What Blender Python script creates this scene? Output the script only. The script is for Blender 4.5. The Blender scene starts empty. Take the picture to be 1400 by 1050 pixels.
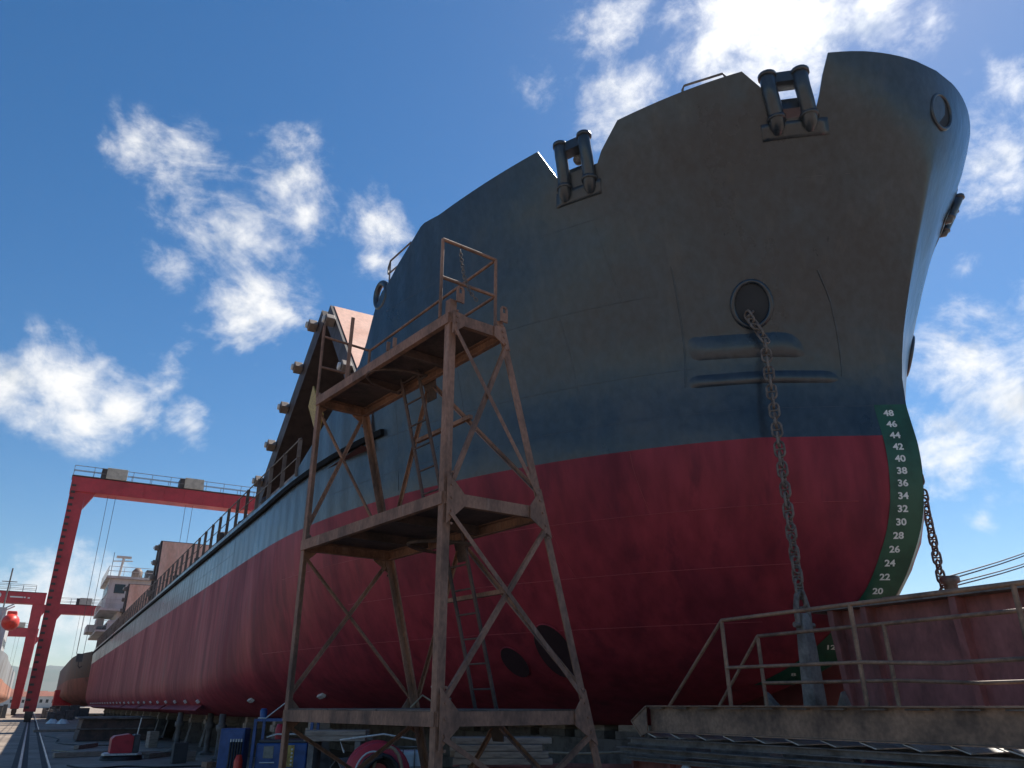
import bpy, math, random
from mathutils import Vector, Matrix
random.seed(7)
S = bpy.context.scene
COL = S.collection
R = math.radians

# tuning
EXPOSURE = 1.1
CLOUD = 10.0
SKYSAT = 1.34
SKYSTR = 0.052
CLOUDLIST = [(300, 320, .125, 1.08), (255, 245, .085, .9), (340, 410, .10, 1.08), (185, 200, .06, .85), (390, 230, .075, .85), (420, 290, .06, .85), (250, 360, .07, .9), (520, 310, .07, .95), (515, 360, .05, .85), (90, 530, .095, 1.0), (20, 525, .075, .95), (165, 565, .075, .95), (110, 575, .06, .9),
             (260, 578, .05, .9), (230, 500, .06, .6), (110, 275, .04, .55), (830, 40, .08, .85), (860, 140, .09, 1.0), (740, 110, .05, .6), (1080, 40, .16, 1.2), (1010, 20, .09, 1.0), (960, 60, .08, .95), (1180, 30, .09, .9), (1375, 210, .10, 1.05), (1390, 120, .06, .8),
             (1330, 470, .11, 1.0), (1390, 560, .12, 1.1), (1310, 620, .09, .95), (1290, 430, .05, .7), (1270, 25, .04, .7), (1340, 710, .035, .75), (60, 810, .09, .95), (120, 830, .07, .8), (10, 860, .08, .6), (400, 510, .03, .5), (1320, 370, .04, .65)]
HAZE = 0.00010

# ------------------------------------------------------------------ camera
cam_d = bpy.data.cameras.new('camera'); cam = bpy.data.objects.new('camera', cam_d); COL.objects.link(cam)
cam_d.sensor_width = 36.0; cam_d.lens = 1051.0/1400.0*36.0
cam_d.clip_start = 0.05; cam_d.clip_end = 30000.0
cam.location = (0, 0, 1.6)
cam.rotation_euler = (R(90+22.62), 0, R(-29.99))
S.camera = cam
S.cycles.max_bounces = 6; S.cycles.diffuse_bounces = 3; S.cycles.glossy_bounces = 3; S.cycles.volume_bounces = 0

# ------------------------------------------------------------------ sun, sky, exposure
SUN_DIR = Vector((0.70, 0.33, 0.92)).normalized()          # towards the sun: beyond the far bow, high
SUN_EL = math.asin(SUN_DIR.z); SUN_AZ = math.atan2(SUN_DIR.x, SUN_DIR.y)
sun_d = bpy.data.lights.new('sun', 'SUN'); sun_d.energy = 3.6; sun_d.angle = R(0.53); sun_d.color = (1.0, .95, .87)
sun = bpy.data.objects.new('sun', sun_d); COL.objects.link(sun)
sun.rotation_euler = (-SUN_DIR).to_track_quat('-Z', 'Y').to_euler()
S.view_settings.view_transform = 'Standard'; S.view_settings.look = 'None'
S.view_settings.exposure = EXPOSURE; S.view_settings.gamma = 1.0; S.view_settings.use_curve_mapping = False

W = bpy.data.worlds.new('World'); S.world = W; W.use_nodes = True
W.cycles.sampling_method = 'MANUAL'; W.cycles.sample_map_resolution = 256
wn = W.node_tree.nodes; wl = W.node_tree.links; wn.clear()
def wnode(t, **k):
    n = wn.new(t)
    for a, v in k.items(): setattr(n, a, v)
    return n
def wmath(op, a, b=None, c=None, clamp=False):
    n = wnode('ShaderNodeMath', operation=op, use_clamp=clamp)
    for i, v in enumerate((a, b, c)):
        if v is None: continue
        if isinstance(v, (int, float)): n.inputs[i].default_value = v
        else: wl.new(v, n.inputs[i])
    return n.outputs[0]
sky = wnode('ShaderNodeTexSky', sky_type='NISHITA', sun_disc=False, sun_elevation=SUN_EL, sun_rotation=SUN_AZ,
            air_density=1.0, dust_density=.15, ozone_density=2.5, altitude=0)
geo = wnode('ShaderNodeTexCoord')
DIR = geo.outputs['Generated']
def dirn(u, v):                       # a compass direction of the sky (unit vector)
    a = u-700; b = 525-v; th = R(22.62); yw = R(29.99)
    f = 1051*math.cos(th)-b*math.sin(th); up = 1051*math.sin(th)+b*math.cos(th)
    return Vector((math.sin(yw)*f+math.cos(yw)*a, math.cos(yw)*f-math.sin(yw)*a, up)).normalized()
# cloud banks: direction, radius (radians), weight
BANKS = CLOUDLIST
banks = [(dirn(u, v), r, w) for (u, v, r, w) in BANKS]
for k in range(10):                   # the same broken cumulus over the rest of the sky
    az = R(135 + k*19.0 + random.uniform(-4, 4)); el = R(random.uniform(12, 62))
    banks.append((Vector((math.sin(az)*math.cos(el), math.cos(az)*math.cos(el), math.sin(el))), random.uniform(.09, .2), random.uniform(.8, 1.05)))
cov = None
for dv, r, w in banks:
    d = wnode('ShaderNodeVectorMath', operation='DISTANCE'); wl.new(DIR, d.inputs[0]); d.inputs[1].default_value = dv
    m = wnode('ShaderNodeMapRange', interpolation_type='LINEAR'); wl.new(d.outputs['Value'], m.inputs['Value'])
    m.inputs['From Min'].default_value = 0; m.inputs['From Max'].default_value = r
    m.inputs['To Min'].default_value = w; m.inputs['To Max'].default_value = 0
    cov = m.outputs[0] if cov is None else wmath('MAXIMUM', cov, m.outputs[0])
def wnoise(scale, detail, rough, dist, off):
    mp = wnode('ShaderNodeMapping'); wl.new(DIR, mp.inputs['Vector']); mp.inputs['Location'].default_value = off
    mp.inputs['Scale'].default_value = (1, 1, 1.35)
    n = wnode('ShaderNodeTexNoise', noise_dimensions='3D'); wl.new(mp.outputs[0], n.inputs['Vector'])
    n.inputs['Scale'].default_value = scale; n.inputs['Detail'].default_value = detail
    n.inputs['Roughness'].default_value = rough; n.inputs['Distortion'].default_value = dist
    return n.outputs['Fac']
n1 = wnoise(7.2, 8, .62, .5, (1.3, .2, .7)); n2 = wnoise(26, 5, .62, .25, (4.1, 2.2, .1))
so_ = SUN_DIR*.035; n1s = wnoise(7.2, 4, .58, .5, (1.3+so_.x, .2+so_.y, .7+so_.z*1.35))
den = wmath('ADD', cov, wmath('MULTIPLY', wmath('SUBTRACT', n1, .5), 2.1))
den = wmath('ADD', den, wmath('MULTIPLY', wmath('SUBTRACT', n2, .5), 1.25))
cm = wmath('MINIMUM', wmath('MULTIPLY', cov, 4.0, clamp=True), 1.0)      # no cloud well away from a bank
mr = wnode('ShaderNodeMapRange', interpolation_type='SMOOTHSTEP'); wl.new(den, mr.inputs['Value'])
mr.inputs['From Min'].default_value = .24; mr.inputs['From Max'].default_value = 1.30
alpha = wmath('MULTIPLY', mr.outputs[0], cm)
alpha = wmath('MULTIPLY', alpha, .97)
# thick hearts of a bank are a little greyer than its thin bright rims
core = wnode('ShaderNodeMapRange', interpolation_type='SMOOTHSTEP'); wl.new(wmath('ADD', wmath('MULTIPLY', den, .5), wmath('MULTIPLY', wmath('SUBTRACT', n1s, n1), 4.0)), core.inputs['Value'])
core.inputs['From Min'].default_value = .30; core.inputs['From Max'].default_value = 1.35
cc = wnode('ShaderNodeMixRGB'); wl.new(core.outputs[0], cc.inputs[0])
cc.inputs[1].default_value = (CLOUD, CLOUD*.985, CLOUD*.96, 1); cc.inputs[2].default_value = (CLOUD*.50, CLOUD*.56, CLOUD*.64, 1)
# towards the sun the clouds glow
dt = wnode('ShaderNodeVectorMath', operation='DOT_PRODUCT'); wl.new(DIR, dt.inputs[0]); dt.inputs[1].default_value = SUN_DIR
glow = wmath('ADD', 1.0, wmath('MULTIPLY', wmath('POWER', wmath('MAXIMUM', dt.outputs['Value'], 0.0), 24.0), .3))
cg = wnode('ShaderNodeVectorMath', operation='SCALE'); wl.new(cc.outputs[0], cg.inputs[0]); wl.new(glow, cg.inputs['Scale'])
sk = wnode('ShaderNodeVectorMath', operation='SCALE'); sk.inputs['Scale'].default_value = 1.0
hs = wnode('ShaderNodeHueSaturation'); wl.new(sky.outputs[0], hs.inputs['Color']); hs.inputs['Saturation'].default_value = SKYSAT
wl.new(hs.outputs[0], sk.inputs[0])
mx = wnode('ShaderNodeMixRGB'); wl.new(alpha, mx.inputs[0]); wl.new(sk.outputs[0], mx.inputs[1]); wl.new(cg.outputs[0], mx.inputs[2])
bg = wnode('ShaderNodeBackground'); wl.new(mx.outputs[0], bg.inputs[0]); bg.inputs[1].default_value = SKYSTR
wo = wnode('ShaderNodeOutputWorld'); wl.new(bg.outputs[0], wo.inputs[0])

# ------------------------------------------------------------------ materials
def mat(name, col, rough=.5, metal=0.0, var=.25, scale=1.5, bump=.0, bscale=8.0, col2=None, mix=(.45, .62), coat=0.0, stretch=(1, 1, 1), spec=.5, fine=None, detail=6, streak=None, frames=0.0):
    m = bpy.data.materials.new(name); m.use_nodes = True
    N = m.node_tree.nodes; L = m.node_tree.links; N.clear()
    out = N.new('ShaderNodeOutputMaterial'); p = N.new('ShaderNodeBsdfPrincipled'); L.new(p.outputs[0], out.inputs[0])
    p.inputs['Roughness'].default_value = rough; p.inputs['Metallic'].default_value = metal
    p.inputs['Coat Weight'].default_value = coat; p.inputs['Coat Roughness'].default_value = .15
    p.inputs['Specular IOR Level'].default_value = spec
    g = N.new('ShaderNodeNewGeometry'); mp = N.new('ShaderNodeMapping'); L.new(g.outputs['Position'], mp.inputs['Vector'])
    mp.inputs['Scale'].default_value = stretch
    nz = N.new('ShaderNodeTexNoise'); L.new(mp.outputs[0], nz.inputs['Vector'])
    nz.inputs['Scale'].default_value = scale; nz.inputs['Detail'].default_value = detail; nz.inputs['Roughness'].default_value = .62
    r = N.new('ShaderNodeValToRGB'); L.new(nz.outputs['Fac'], r.inputs[0])
    c2 = col2 if col2 else tuple(c*(1-var) for c in col)
    r.color_ramp.elements[0].position = mix[0]; r.color_ramp.elements[0].color = (*col, 1)
    r.color_ramp.elements[1].position = mix[1]; r.color_ramp.elements[1].color = (*c2, 1)
    colout = r.outputs[0]
    if fine:                                        # fine mottling
        n2 = N.new('ShaderNodeTexNoise'); L.new(mp.outputs[0], n2.inputs['Vector']); n2.inputs['Scale'].default_value = fine[0]; n2.inputs['Detail'].default_value = 5
        mr_ = N.new('ShaderNodeMapRange'); L.new(n2.outputs['Fac'], mr_.inputs['Value']); mr_.inputs['From Min'].default_value = .3; mr_.inputs['From Max'].default_value = .7
        mr_.inputs['To Min'].default_value = 1-fine[1]; mr_.inputs['To Max'].default_value = 1+fine[1]
        sc = N.new('ShaderNodeVectorMath'); sc.operation = 'SCALE'; L.new(colout, sc.inputs[0]); L.new(mr_.outputs[0], sc.inputs['Scale']); colout = sc.outputs[0]
    if streak:                                      # runs of dirt and rust down the plate; painted dent shading on the hull
        mp2 = N.new('ShaderNodeMapping'); L.new(g.outputs['Position'], mp2.inputs['Vector']); mp2.inputs['Scale'].default_value = (streak[1], streak[1], streak[1]*.07)
        n3 = N.new('ShaderNodeTexNoise'); L.new(mp2.outputs[0], n3.inputs['Vector']); n3.inputs['Scale'].default_value = 1.0; n3.inputs['Detail'].default_value = 5; n3.inputs['Roughness'].default_value = .65
        m3 = N.new('ShaderNodeMapRange'); L.new(n3.outputs['Fac'], m3.inputs['Value']); m3.inputs['From Min'].default_value = streak[2]; m3.inputs['From Max'].default_value = streak[2]+.16; m3.inputs['To Max'].default_value = streak[3]
        x3 = N.new('ShaderNodeMixRGB'); L.new(m3.outputs[0], x3.inputs[0]); L.new(colout, x3.inputs[1]); x3.inputs[2].default_value = (*streak[0], 1); colout = x3.outputs[0]
    L.new(colout, p.inputs['Base Color'])
    rr = N.new('ShaderNodeMapRange'); L.new(nz.outputs['Fac'], rr.inputs['Value']); rr.inputs['From Min'].default_value = .3; rr.inputs['From Max'].default_value = .7
    rr.inputs['To Min'].default_value = max(.05, rough-.08); rr.inputs['To Max'].default_value = min(1, rough+.1); L.new(rr.outputs[0], p.inputs['Roughness'])
    if bump:
        nb = N.new('ShaderNodeTexNoise'); L.new(mp.outputs[0], nb.inputs['Vector']); nb.inputs['Scale'].default_value = bscale; nb.inputs['Detail'].default_value = 4
        b = N.new('ShaderNodeBump'); hgt = nb.outputs['Fac']
        if frames:                                  # plating sunk a little between the frames
            sx_ = N.new('ShaderNodeSeparateXYZ'); L.new(g.outputs['Position'], sx_.inputs[0])
            a1 = N.new('ShaderNodeMath'); a1.operation = 'MULTIPLY'; L.new(sx_.outputs['Y'], a1.inputs[0]); a1.inputs[1].default_value = 9.2
            a2 = N.new('ShaderNodeMath'); a2.operation = 'SINE'; L.new(a1.outputs[0], a2.inputs[0])
            a3 = N.new('ShaderNodeMath'); a3.operation = 'MULTIPLY'; L.new(a2.outputs[0], a3.inputs[0]); L.new(nz.outputs['Fac'], a3.inputs[1])
            a4 = N.new('ShaderNodeMath'); a4.operation = 'MULTIPLY_ADD'; L.new(a3.outputs[0], a4.inputs[0]); a4.inputs[1].default_value = frames; L.new(hgt, a4.inputs[2]); hgt = a4.outputs[0]
        L.new(hgt, b.inputs['Height']); b.inputs['Strength'].default_value = .5; b.inputs['Distance'].default_value = bump
        L.new(b.outputs[0], p.inputs['Normal'])
    m['pbsdf'] = p.name
    return m
M = {}
M['black'] = mat('hull_dark_paint', (.019, .029, .042), .32, coat=.25, col2=(.032, .043, .055), scale=.5, stretch=(1, 1, .7), bump=.085, bscale=1.6, mix=(.40, .64), fine=(8, .22), detail=9, streak=((.052, .058, .064), 3.0, .55, .6), frames=.34)  # mottling and streaks also paint in the light and dark of dents
M['red'] = mat('hull_red_antifouling', (.29, .036, .050), .58, col2=(.185, .024, .038), scale=.8, stretch=(.7, .7, .16), bump=.055, bscale=1.6, mix=(.42, .60), fine=(6, .20), detail=9, spec=.22, streak=((.13, .020, .032), 2.2, .55, .8), frames=.10)  # dent shading painted into the streaks and mottling here too
M['green'] = mat('draught_green_paint', (.016, .085, .050), .45, var=.3, scale=3, bump=.004, bscale=5)
M['white'] = mat('white_paint', (.74, .75, .72), .5, var=.35, scale=16, mix=(.5, .75))
M['seam'] = mat('weld_seam_paint', (.06, .065, .075), .45, var=.3, scale=5)
M['seam_red'] = mat('weld_seam_red', (.42, .07, .08), .45, var=.3, scale=5)
M['zinc'] = mat('zinc_anode', (.62, .63, .62), .55, .3, var=.25, scale=20)
M['tunnel'] = mat('tunnel_painted_shade', (.035, .014, .018), .7)  # shade inside the thruster tunnels, as a flat colour
M['rust'] = mat('rusty_primer_steel', (.28, .145, .092), .70, col2=(.105, .062, .045), scale=2.6, stretch=(1, 1, .5), bump=.004, bscale=25, mix=(.42, .68), fine=(34, .25), streak=((.42, .30, .24), 9, .60, .5))
M['rust_dark'] = mat('dark_rusty_plate', (.10, .062, .052), .8, col2=(.055, .04, .036), scale=2.5, bump=.004, bscale=20, fine=(26, .2))
M['deckplate'] = mat('worn_deck_plate', (.17, .13, .105), .75, col2=(.10, .078, .065), scale=3, bump=.004, bscale=30, fine=(30, .2))
M['brown'] = mat('brown_gangway_steel', (.32, .19, .12), .60, col2=(.13, .08, .055), scale=2.2, bump=.004, bscale=18, mix=(.42, .66), fine=(22, .22))
M['steel'] = mat('dark_weathered_steel', (.19, .17, .155), .6, col2=(.10, .085, .075), scale=3, bump=.003, bscale=20, fine=(22, .2))
M['chain'] = mat('grey_chain_steel', (.17, .14, .12), .6, .1, col2=(.09, .07, .06), scale=14, bump=.003, bscale=30)
M['block_red'] = mat('faded_red_primer', (.33, .115, .105), .65, col2=(.17, .066, .06), scale=1.4, stretch=(1, 1, .5), bump=.006, bscale=3, fine=(14, .16))
M['salmon'] = mat('salmon_primer', (.86, .48, .34), .65, col2=(.74, .37, .25), scale=1.1, stretch=(1, 1, .35), bump=.006, bscale=2, fine=(8, .10))
M['darkbrown'] = mat('dark_brown_paint', (.05, .034, .03), .6, scale=3, var=.4)
M['coaming'] = mat('grey_brown_coaming', (.22, .17, .14), .65, col2=(.13, .095, .08), scale=2)
M['deck'] = mat('dark_red_deck', (.12, .04, .04), .7, scale=2)
M['cranered'] = mat('crane_red_paint', (.46, .026, .036), .45, col2=(.36, .022, .03), scale=.6, bump=.006, bscale=2, fine=(3, .08))
M['cabin'] = mat('cream_cabin_paint', (.50, .45, .37), .6, var=.25, scale=2)
M['darkgrey'] = mat('dark_grey_paint', (.07, .07, .075), .55, scale=3)
M['housewhite'] = mat('ship_house_white', (.54, .53, .51), .55, col2=(.42, .40, .37), scale=1.2, stretch=(1, 1, .3))
M['glass'] = mat('dark_window_glass', (.02, .025, .03), .12, var=.2, scale=2)
M['concrete'] = mat('yard_concrete', (.32, .25, .19), .85, col2=(.175, .13, .10), scale=.45, bump=.01, bscale=6, mix=(.38, .70), fine=(5, .22), detail=10)
M['rail'] = mat('polished_rail_steel', (.35, .32, .30), .35, .7, var=.4, scale=4)
M['groove'] = mat('rail_groove_dirt', (.05, .042, .037), .9, scale=4)
M['timber'] = mat('grey_timber', (.34, .27, .22), .8, col2=(.22, .17, .14), scale=4, stretch=(1, 1, 6), bump=.004, bscale=12)
M['blue'] = mat('blue_machine_paint', (.018, .075, .24), .45, var=.35, scale=5, fine=(20, .15))
M['yellow'] = mat('worn_yellow_label', (.45, .31, .07), .6, col2=(.25, .17, .05), scale=14)
M['grey_label'] = mat('grey_label', (.25, .24, .20), .6, scale=16)
M['toolred'] = mat('tool_red_paint', (.48, .022, .04), .45, var=.3, scale=4)
M['rubber'] = mat('black_rubber', (.018, .018, .02), .6, var=.3, scale=8)
M['hose'] = mat('beige_hose', (.32, .25, .17), .6, scale=9)
M['plastic'] = mat('translucent_tank_plastic', (.55, .58, .58), .4, var=.15, scale=3)
M['oldblack'] = mat('faded_dark_hull', (.055, .055, .056), .65, col2=(.10, .072, .058), scale=.5, stretch=(1, 1, .3))
M['oldred'] = mat('faded_brown_red_hull', (.20, .085, .07), .7, col2=(.10, .055, .05), scale=.5, stretch=(1, 1, .35))
M['orange_hull'] = mat('faded_orange_hull', (.50, .22, .14), .65, col2=(.36, .19, .14), scale=.5)
M['lifeboat'] = mat('lifeboat_orange', (.72, .045, .02), .4, var=.2, scale=3)
M['hill'] = mat('wooded_hill', (.075, .10, .062), .95, col2=(.12, .12, .085), scale=.006, mix=(.4, .6))
M['town'] = mat('pale_render', (.62, .60, .56), .8, var=.2, scale=.05)
M['roof'] = mat('tile_roof', (.32, .12, .08), .8, scale=.05)
M['rope'] = mat('wire_rope', (.06, .06, .06), .6)
M['stand'] = mat('grey_dock_stand', (.15, .13, .12), .75, col2=(.08, .066, .06), scale=3)
M['leafgreen'] = mat('dark_scrub', (.05, .075, .03), .9, scale=.5)
M['lightsteel'] = mat('sun_painted_slat_steel', (.55, .52, .48), .5, .2, var=.3, scale=6)  # pale colour stands in for sunlight on the gangway cross bars
M['strake'] = mat('strake_shadow_black', (.012, .012, .013), .85, spec=.1, scale=4)  # black holds the shadow line along the strake
M['paleg'] = mat('grey_hull_paint', (.33, .33, .33), .6, col2=(.24, .22, .2), scale=.6, stretch=(1, 1, .3))
M['pinkred'] = mat('red_primer_painted_sun', (.50, .19, .17), .65, col2=(.38, .14, .13), scale=1.2)  # lighter red primer with sunlight painted into the colour
M['hole'] = mat('painted_bore_shade', (.014, .016, .020), .7)  # shade of the hawse and chock openings, as a flat colour


# ------------------------------------------------------------------ mesh helpers
class MB:
    def __init__(s): s.v = []; s.f = []; s.m = []; s.sm = []
    def add(s, vs, fs, mi=0, smooth=False):
        o = len(s.v); s.v += [tuple(v) for v in vs]; s.f += [tuple(i+o for i in f) for f in fs]; s.m += [mi]*len(fs); s.sm += [smooth]*len(fs); return s
    def box(s, x0, x1, y0, y1, z0, z1, mi=0):
        return s.add([(x0,y0,z0),(x1,y0,z0),(x1,y1,z0),(x0,y1,z0),(x0,y0,z1),(x1,y0,z1),(x1,y1,z1),(x0,y1,z1)],
                     [(0,3,2,1),(4,5,6,7),(0,1,5,4),(1,2,6,5),(2,3,7,6),(3,0,4,7)], mi)
    def obox(s, c, ax, ay, az, hx, hy, hz, mi=0):
        c = Vector(c); ax, ay, az = Vector(ax).normalized()*hx, Vector(ay).normalized()*hy, Vector(az).normalized()*hz
        vs = [c+ax*i+ay*j+az*k for k in (-1,1) for (i,j) in ((-1,-1),(1,-1),(1,1),(-1,1))]
        return s.add(vs, [(0,3,2,1),(4,5,6,7),(0,1,5,4),(1,2,6,5),(2,3,7,6),(3,0,4,7)], mi)
    def prism(s, prof, p0, p1, a, b, mi=0, smooth=False):
        """2D profile [(u,w)] along axes a,b, swept from p0 to p1"""
        p0, p1, a, b = Vector(p0), Vector(p1), Vector(a), Vector(b); n = len(prof)
        vs = [p0+a*u+b*w for u, w in prof]+[p1+a*u+b*w for u, w in prof]
        fs = [(i, (i+1) % n, n+(i+1) % n, n+i) for i in range(n)]
        s.add(vs, fs, mi, smooth); return s.add(vs, [tuple(reversed(range(n))), tuple(range(n, 2*n))], mi)
    def bar(s, p0, p1, w, h=None, up=(0,0,1), mi=0):
        h = w if h is None else h
        p0, p1 = Vector(p0), Vector(p1); d = (p1-p0).normalized(); up = Vector(up)
        if abs(d.dot(up.normalized())) > .98: up = Vector((0,1,0))
        a = d.cross(up).normalized(); b = a.cross(d).normalized()
        return s.prism([(-w/2,-h/2),(w/2,-h/2),(w/2,h/2),(-w/2,h/2)], p0, p1, a, b, mi)
    def angle(s, p0, p1, a, b, w, t=.012, mi=0):
        """steel angle: heel on the line p0-p1, flanges along a and b"""
        d = (Vector(p1)-Vector(p0)).normalized(); a = Vector(a); a = (a-d*a.dot(d)).normalized(); b = Vector(b); b = (b-d*b.dot(d)); b = (b-a*b.dot(a)).normalized()
        return s.prism([(0,0),(w,0),(w,t),(t,t),(t,w),(0,w)], p0, p1, a, b, mi)
    def tube(s, pts, r, n=8, mi=0, caps=True, closed=False, rads=None):
        pts = [Vector(p) for p in pts]; m = len(pts); rings = []; prev = None
        for i, p in enumerate(pts):
            if closed: d = pts[(i+1) % m]-pts[i-1]
            else: d = pts[min(i+1, m-1)]-pts[max(i-1, 0)]
            d.normalize()
            if prev is None:
                ref = Vector((0,0,1)) if abs(d.z) < .9 else Vector((1,0,0)); a = d.cross(ref).normalized()
            else:
                a = prev-d*prev.dot(d)
                a = a.normalized() if a.length > 1e-6 else d.orthogonal().normalized()
            prev = a; b = d.cross(a); rr = rads[i] if rads else r
            rings.append([p+(a*math.cos(2*math.pi*k/n)+b*math.sin(2*math.pi*k/n))*rr for k in range(n)])
        vs = [v for q in rings for v in q]; fs = []
        for i in range(m if closed else m-1):
            j = (i+1) % m
            fs += [(i*n+k, i*n+(k+1) % n, j*n+(k+1) % n, j*n+k) for k in range(n)]
        s.add(vs, fs, mi, True)
        if caps and not closed: s.add(rings[0], [tuple(reversed(range(n)))], mi); s.add(rings[-1], [tuple(range(n))], mi)
        return s
    def lathe(s, c, axis, prof, n=24, mi=0, smooth=True):
        """profile [(radius, height along axis)]"""
        c = Vector(c); ax = Vector(axis).normalized(); a = ax.orthogonal().normalized(); b = ax.cross(a)
        vs = [c+ax*h+(a*math.cos(2*math.pi*k/n)+b*math.sin(2*math.pi*k/n))*r for r, h in prof for k in range(n)]
        fs = [(i*n+k, i*n+(k+1) % n, (i+1)*n+(k+1) % n, (i+1)*n+k) for i in range(len(prof)-1) for k in range(n)]
        return s.add(vs, fs, mi, smooth)
    def plate(s, pts, nrm, t, mi=0):
        """flat polygon with thickness t along nrm"""
        nrm = Vector(nrm).normalized()*t; n = len(pts); vs = [Vector(p)-nrm/2 for p in pts]+[Vector(p)+nrm/2 for p in pts]
        return s.add(vs, [tuple(reversed(range(n))), tuple(range(n, 2*n))]+[(i, (i+1) % n, n+(i+1) % n, n+i) for i in range(n)], mi)
    def mesh(s, name, mats, off=(0,0,0)):
        me = bpy.data.meshes.new(name); ox, oy, oz = off
        me.from_pydata([(x-ox, y-oy, z-oz) for x, y, z in s.v], [], s.f)
        for m in (mats if isinstance(mats, (list, tuple)) else [mats]): me.materials.append(m)
        me.polygons.foreach_set('material_index', s.m); me.polygons.foreach_set('use_smooth', s.sm); me.update()
        return me
def wpos(o):
    p = Vector((0,0,0))
    while o is not None: p += Vector(o.location); o = o.parent
    return p
def root(name, loc, label, cat, group=None):
    o = bpy.data.objects.new(name, None); COL.objects.link(o); o.location = loc; o.empty_display_size = .2
    o['label'] = label; o['category'] = cat
    if group: o['group'] = group
    return o
def part(name, mb, m, parent=None, bevel=0, label=None):
    off = wpos(parent); o = bpy.data.objects.new(name, mb.mesh(name, m, off)); COL.objects.link(o); o.parent = parent
    if bevel:
        b = o.modifiers.new('bevel', 'BEVEL'); b.width = bevel; b.segments = 2; b.limit_method = 'ANGLE'
    if label: o['label'] = label
    return o
def solo(name, mb, m, label, cat, group=None, bevel=0, base=None):
    """a thing that is one mesh, its origin at its base"""
    if base is None:
        xs = [v[0] for v in mb.v]; ysx = [v[1] for v in mb.v]; zs = [v[2] for v in mb.v]
        base = ((min(xs)+max(xs))/2, (min(ysx)+max(ysx))/2, min(zs))
    o = bpy.data.objects.new(name, mb.mesh(name, m, base)); COL.objects.link(o); o.location = base
    o['label'] = label; o['category'] = cat
    if group: o['group'] = group
    if bevel:
        b = o.modifiers.new('bevel', 'BEVEL'); b.width = bevel; b.segments = 2; b.limit_method = 'ANGLE'
    return o
def struct(name, mb, m, kind='structure'):
    o = bpy.data.objects.new(name, mb.mesh(name, m)); COL.objects.link(o); o['kind'] = kind; return o
def inst(name, me, parent, mtx):
    o = bpy.data.objects.new(name, me); COL.objects.link(o); o.parent = parent
    o.matrix_basis = Matrix.Translation(-wpos(parent)) @ mtx; return o
def copy_tree(o, dv, parent=None, label=None):
    c = o.copy(); COL.objects.link(c); c.parent = parent
    if parent is None: c.location = Vector(o.location)+Vector(dv)
    if label: c['label'] = label
    for ch in list(o.children): copy_tree(ch, dv, c)
    return c

# ------------------------------------------------------------------ hull lines
XC=11.25; KZ=1.21
def _itp(tab,x):
    if x<=tab[0][0]: return tab[0][1]
    for (a,va),(b,vb) in zip(tab,tab[1:]):
        if x<=b:
            t=(x-a)/(b-a); return va+(vb-va)*t
    return tab[-1][1]
def _smooth(tab,x,h):
    return (_itp(tab,x-h)+2*_itp(tab,x-h/2)+2*_itp(tab,x)+2*_itp(tab,x+h/2)+_itp(tab,x+h))/8
STEM=[(-1,15.5),(0,13.2),(.3,11.5),(.55,10.4),(.76,9.55),(1.08,8.75),(1.59,8.0),(2.08,7.48),(2.43,7.25),(2.79,7.03),(3.21,6.87),(3.65,6.79),(4.12,6.76),(4.6,6.81),(5.0,6.84),(5.45,6.77),(6.02,6.62),(6.46,6.46),(7.02,6.24),(7.53,6.03),(8,5.82),(8.6,5.57),(9.4,5.24),(10.4,5.05),(11,5.02)]
def ys(d): return _smooth(STEM,d,.22)
ETAB=[(0,21),(2,19),(4.3,16.3),(7,15.6),(10,16),(11,16)]
PTAB=[(0,1.9),(2,2.2),(4.3,2.65),(6.5,2.85),(8,2.85),(9.3,2.55),(11,2.5)]
QTAB=[(0,1.12),(1,1.2),(2,1.28),(3,1.34),(4.3,1.38),(5.5,1.28),(6.5,1.24),(7.5,1.27),(8.5,1.36),(9.5,1.72),(10.4,2.05),(11,2.1)]
def EE(d): return _smooth(ETAB,d,.5)
def gfun(t,d):
    if t>=1: return 1.0
    if t<=0: return 0.0
    p=_smooth(PTAB,d,.5); q=_smooth(QTAB,d,.5)
    return (1-(1-t)**p)**(1/q)
def bmax(d):
    R=1.25
    if d<R: return 6.55-(R-math.sqrt(max(0,R*R-(R-d)**2)))
    return 6.55
YS0=95.0; YEND=117.0
CLIP=[(0,1.52),(6.6,1.52),(7.6,1.9),(8.6,3.0),(9.6,9.0),(10.2,40),(11,60)]
def bh(y,d):
    b=bmax(d)*gfun((y-ys(d))/EE(d),d)
    c=_itp(CLIP,d)*(y-ys(d))
    if c<b: b=max(0.0,c)
    if y>YS0:
        w=(y-YS0)/(YEND-YS0); k=.30+.62*max(0,1-d/5.5)
        b*=1-k*min(1,w)**2.2
    return b
def hp(y,d,off=0.0,side=-1):
    """point on the shell; side -1 = the side facing -X; off = distance outwards"""
    b=bh(y,d)
    if off:
        e=.02
        dy=(bh(y+e,d)-bh(max(y-e,ys(d)),d))/(y+e-max(y-e,ys(d))); dz=(bh(y,d+e)-bh(y,d-e))/(2*e)
        n=math.sqrt(1+dy*dy+dz*dz)
        return (XC+side*(b+off/n), y-dy/n*off, KZ+d-dz/n*off)
    return (XC+side*b,y,KZ+d)

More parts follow.
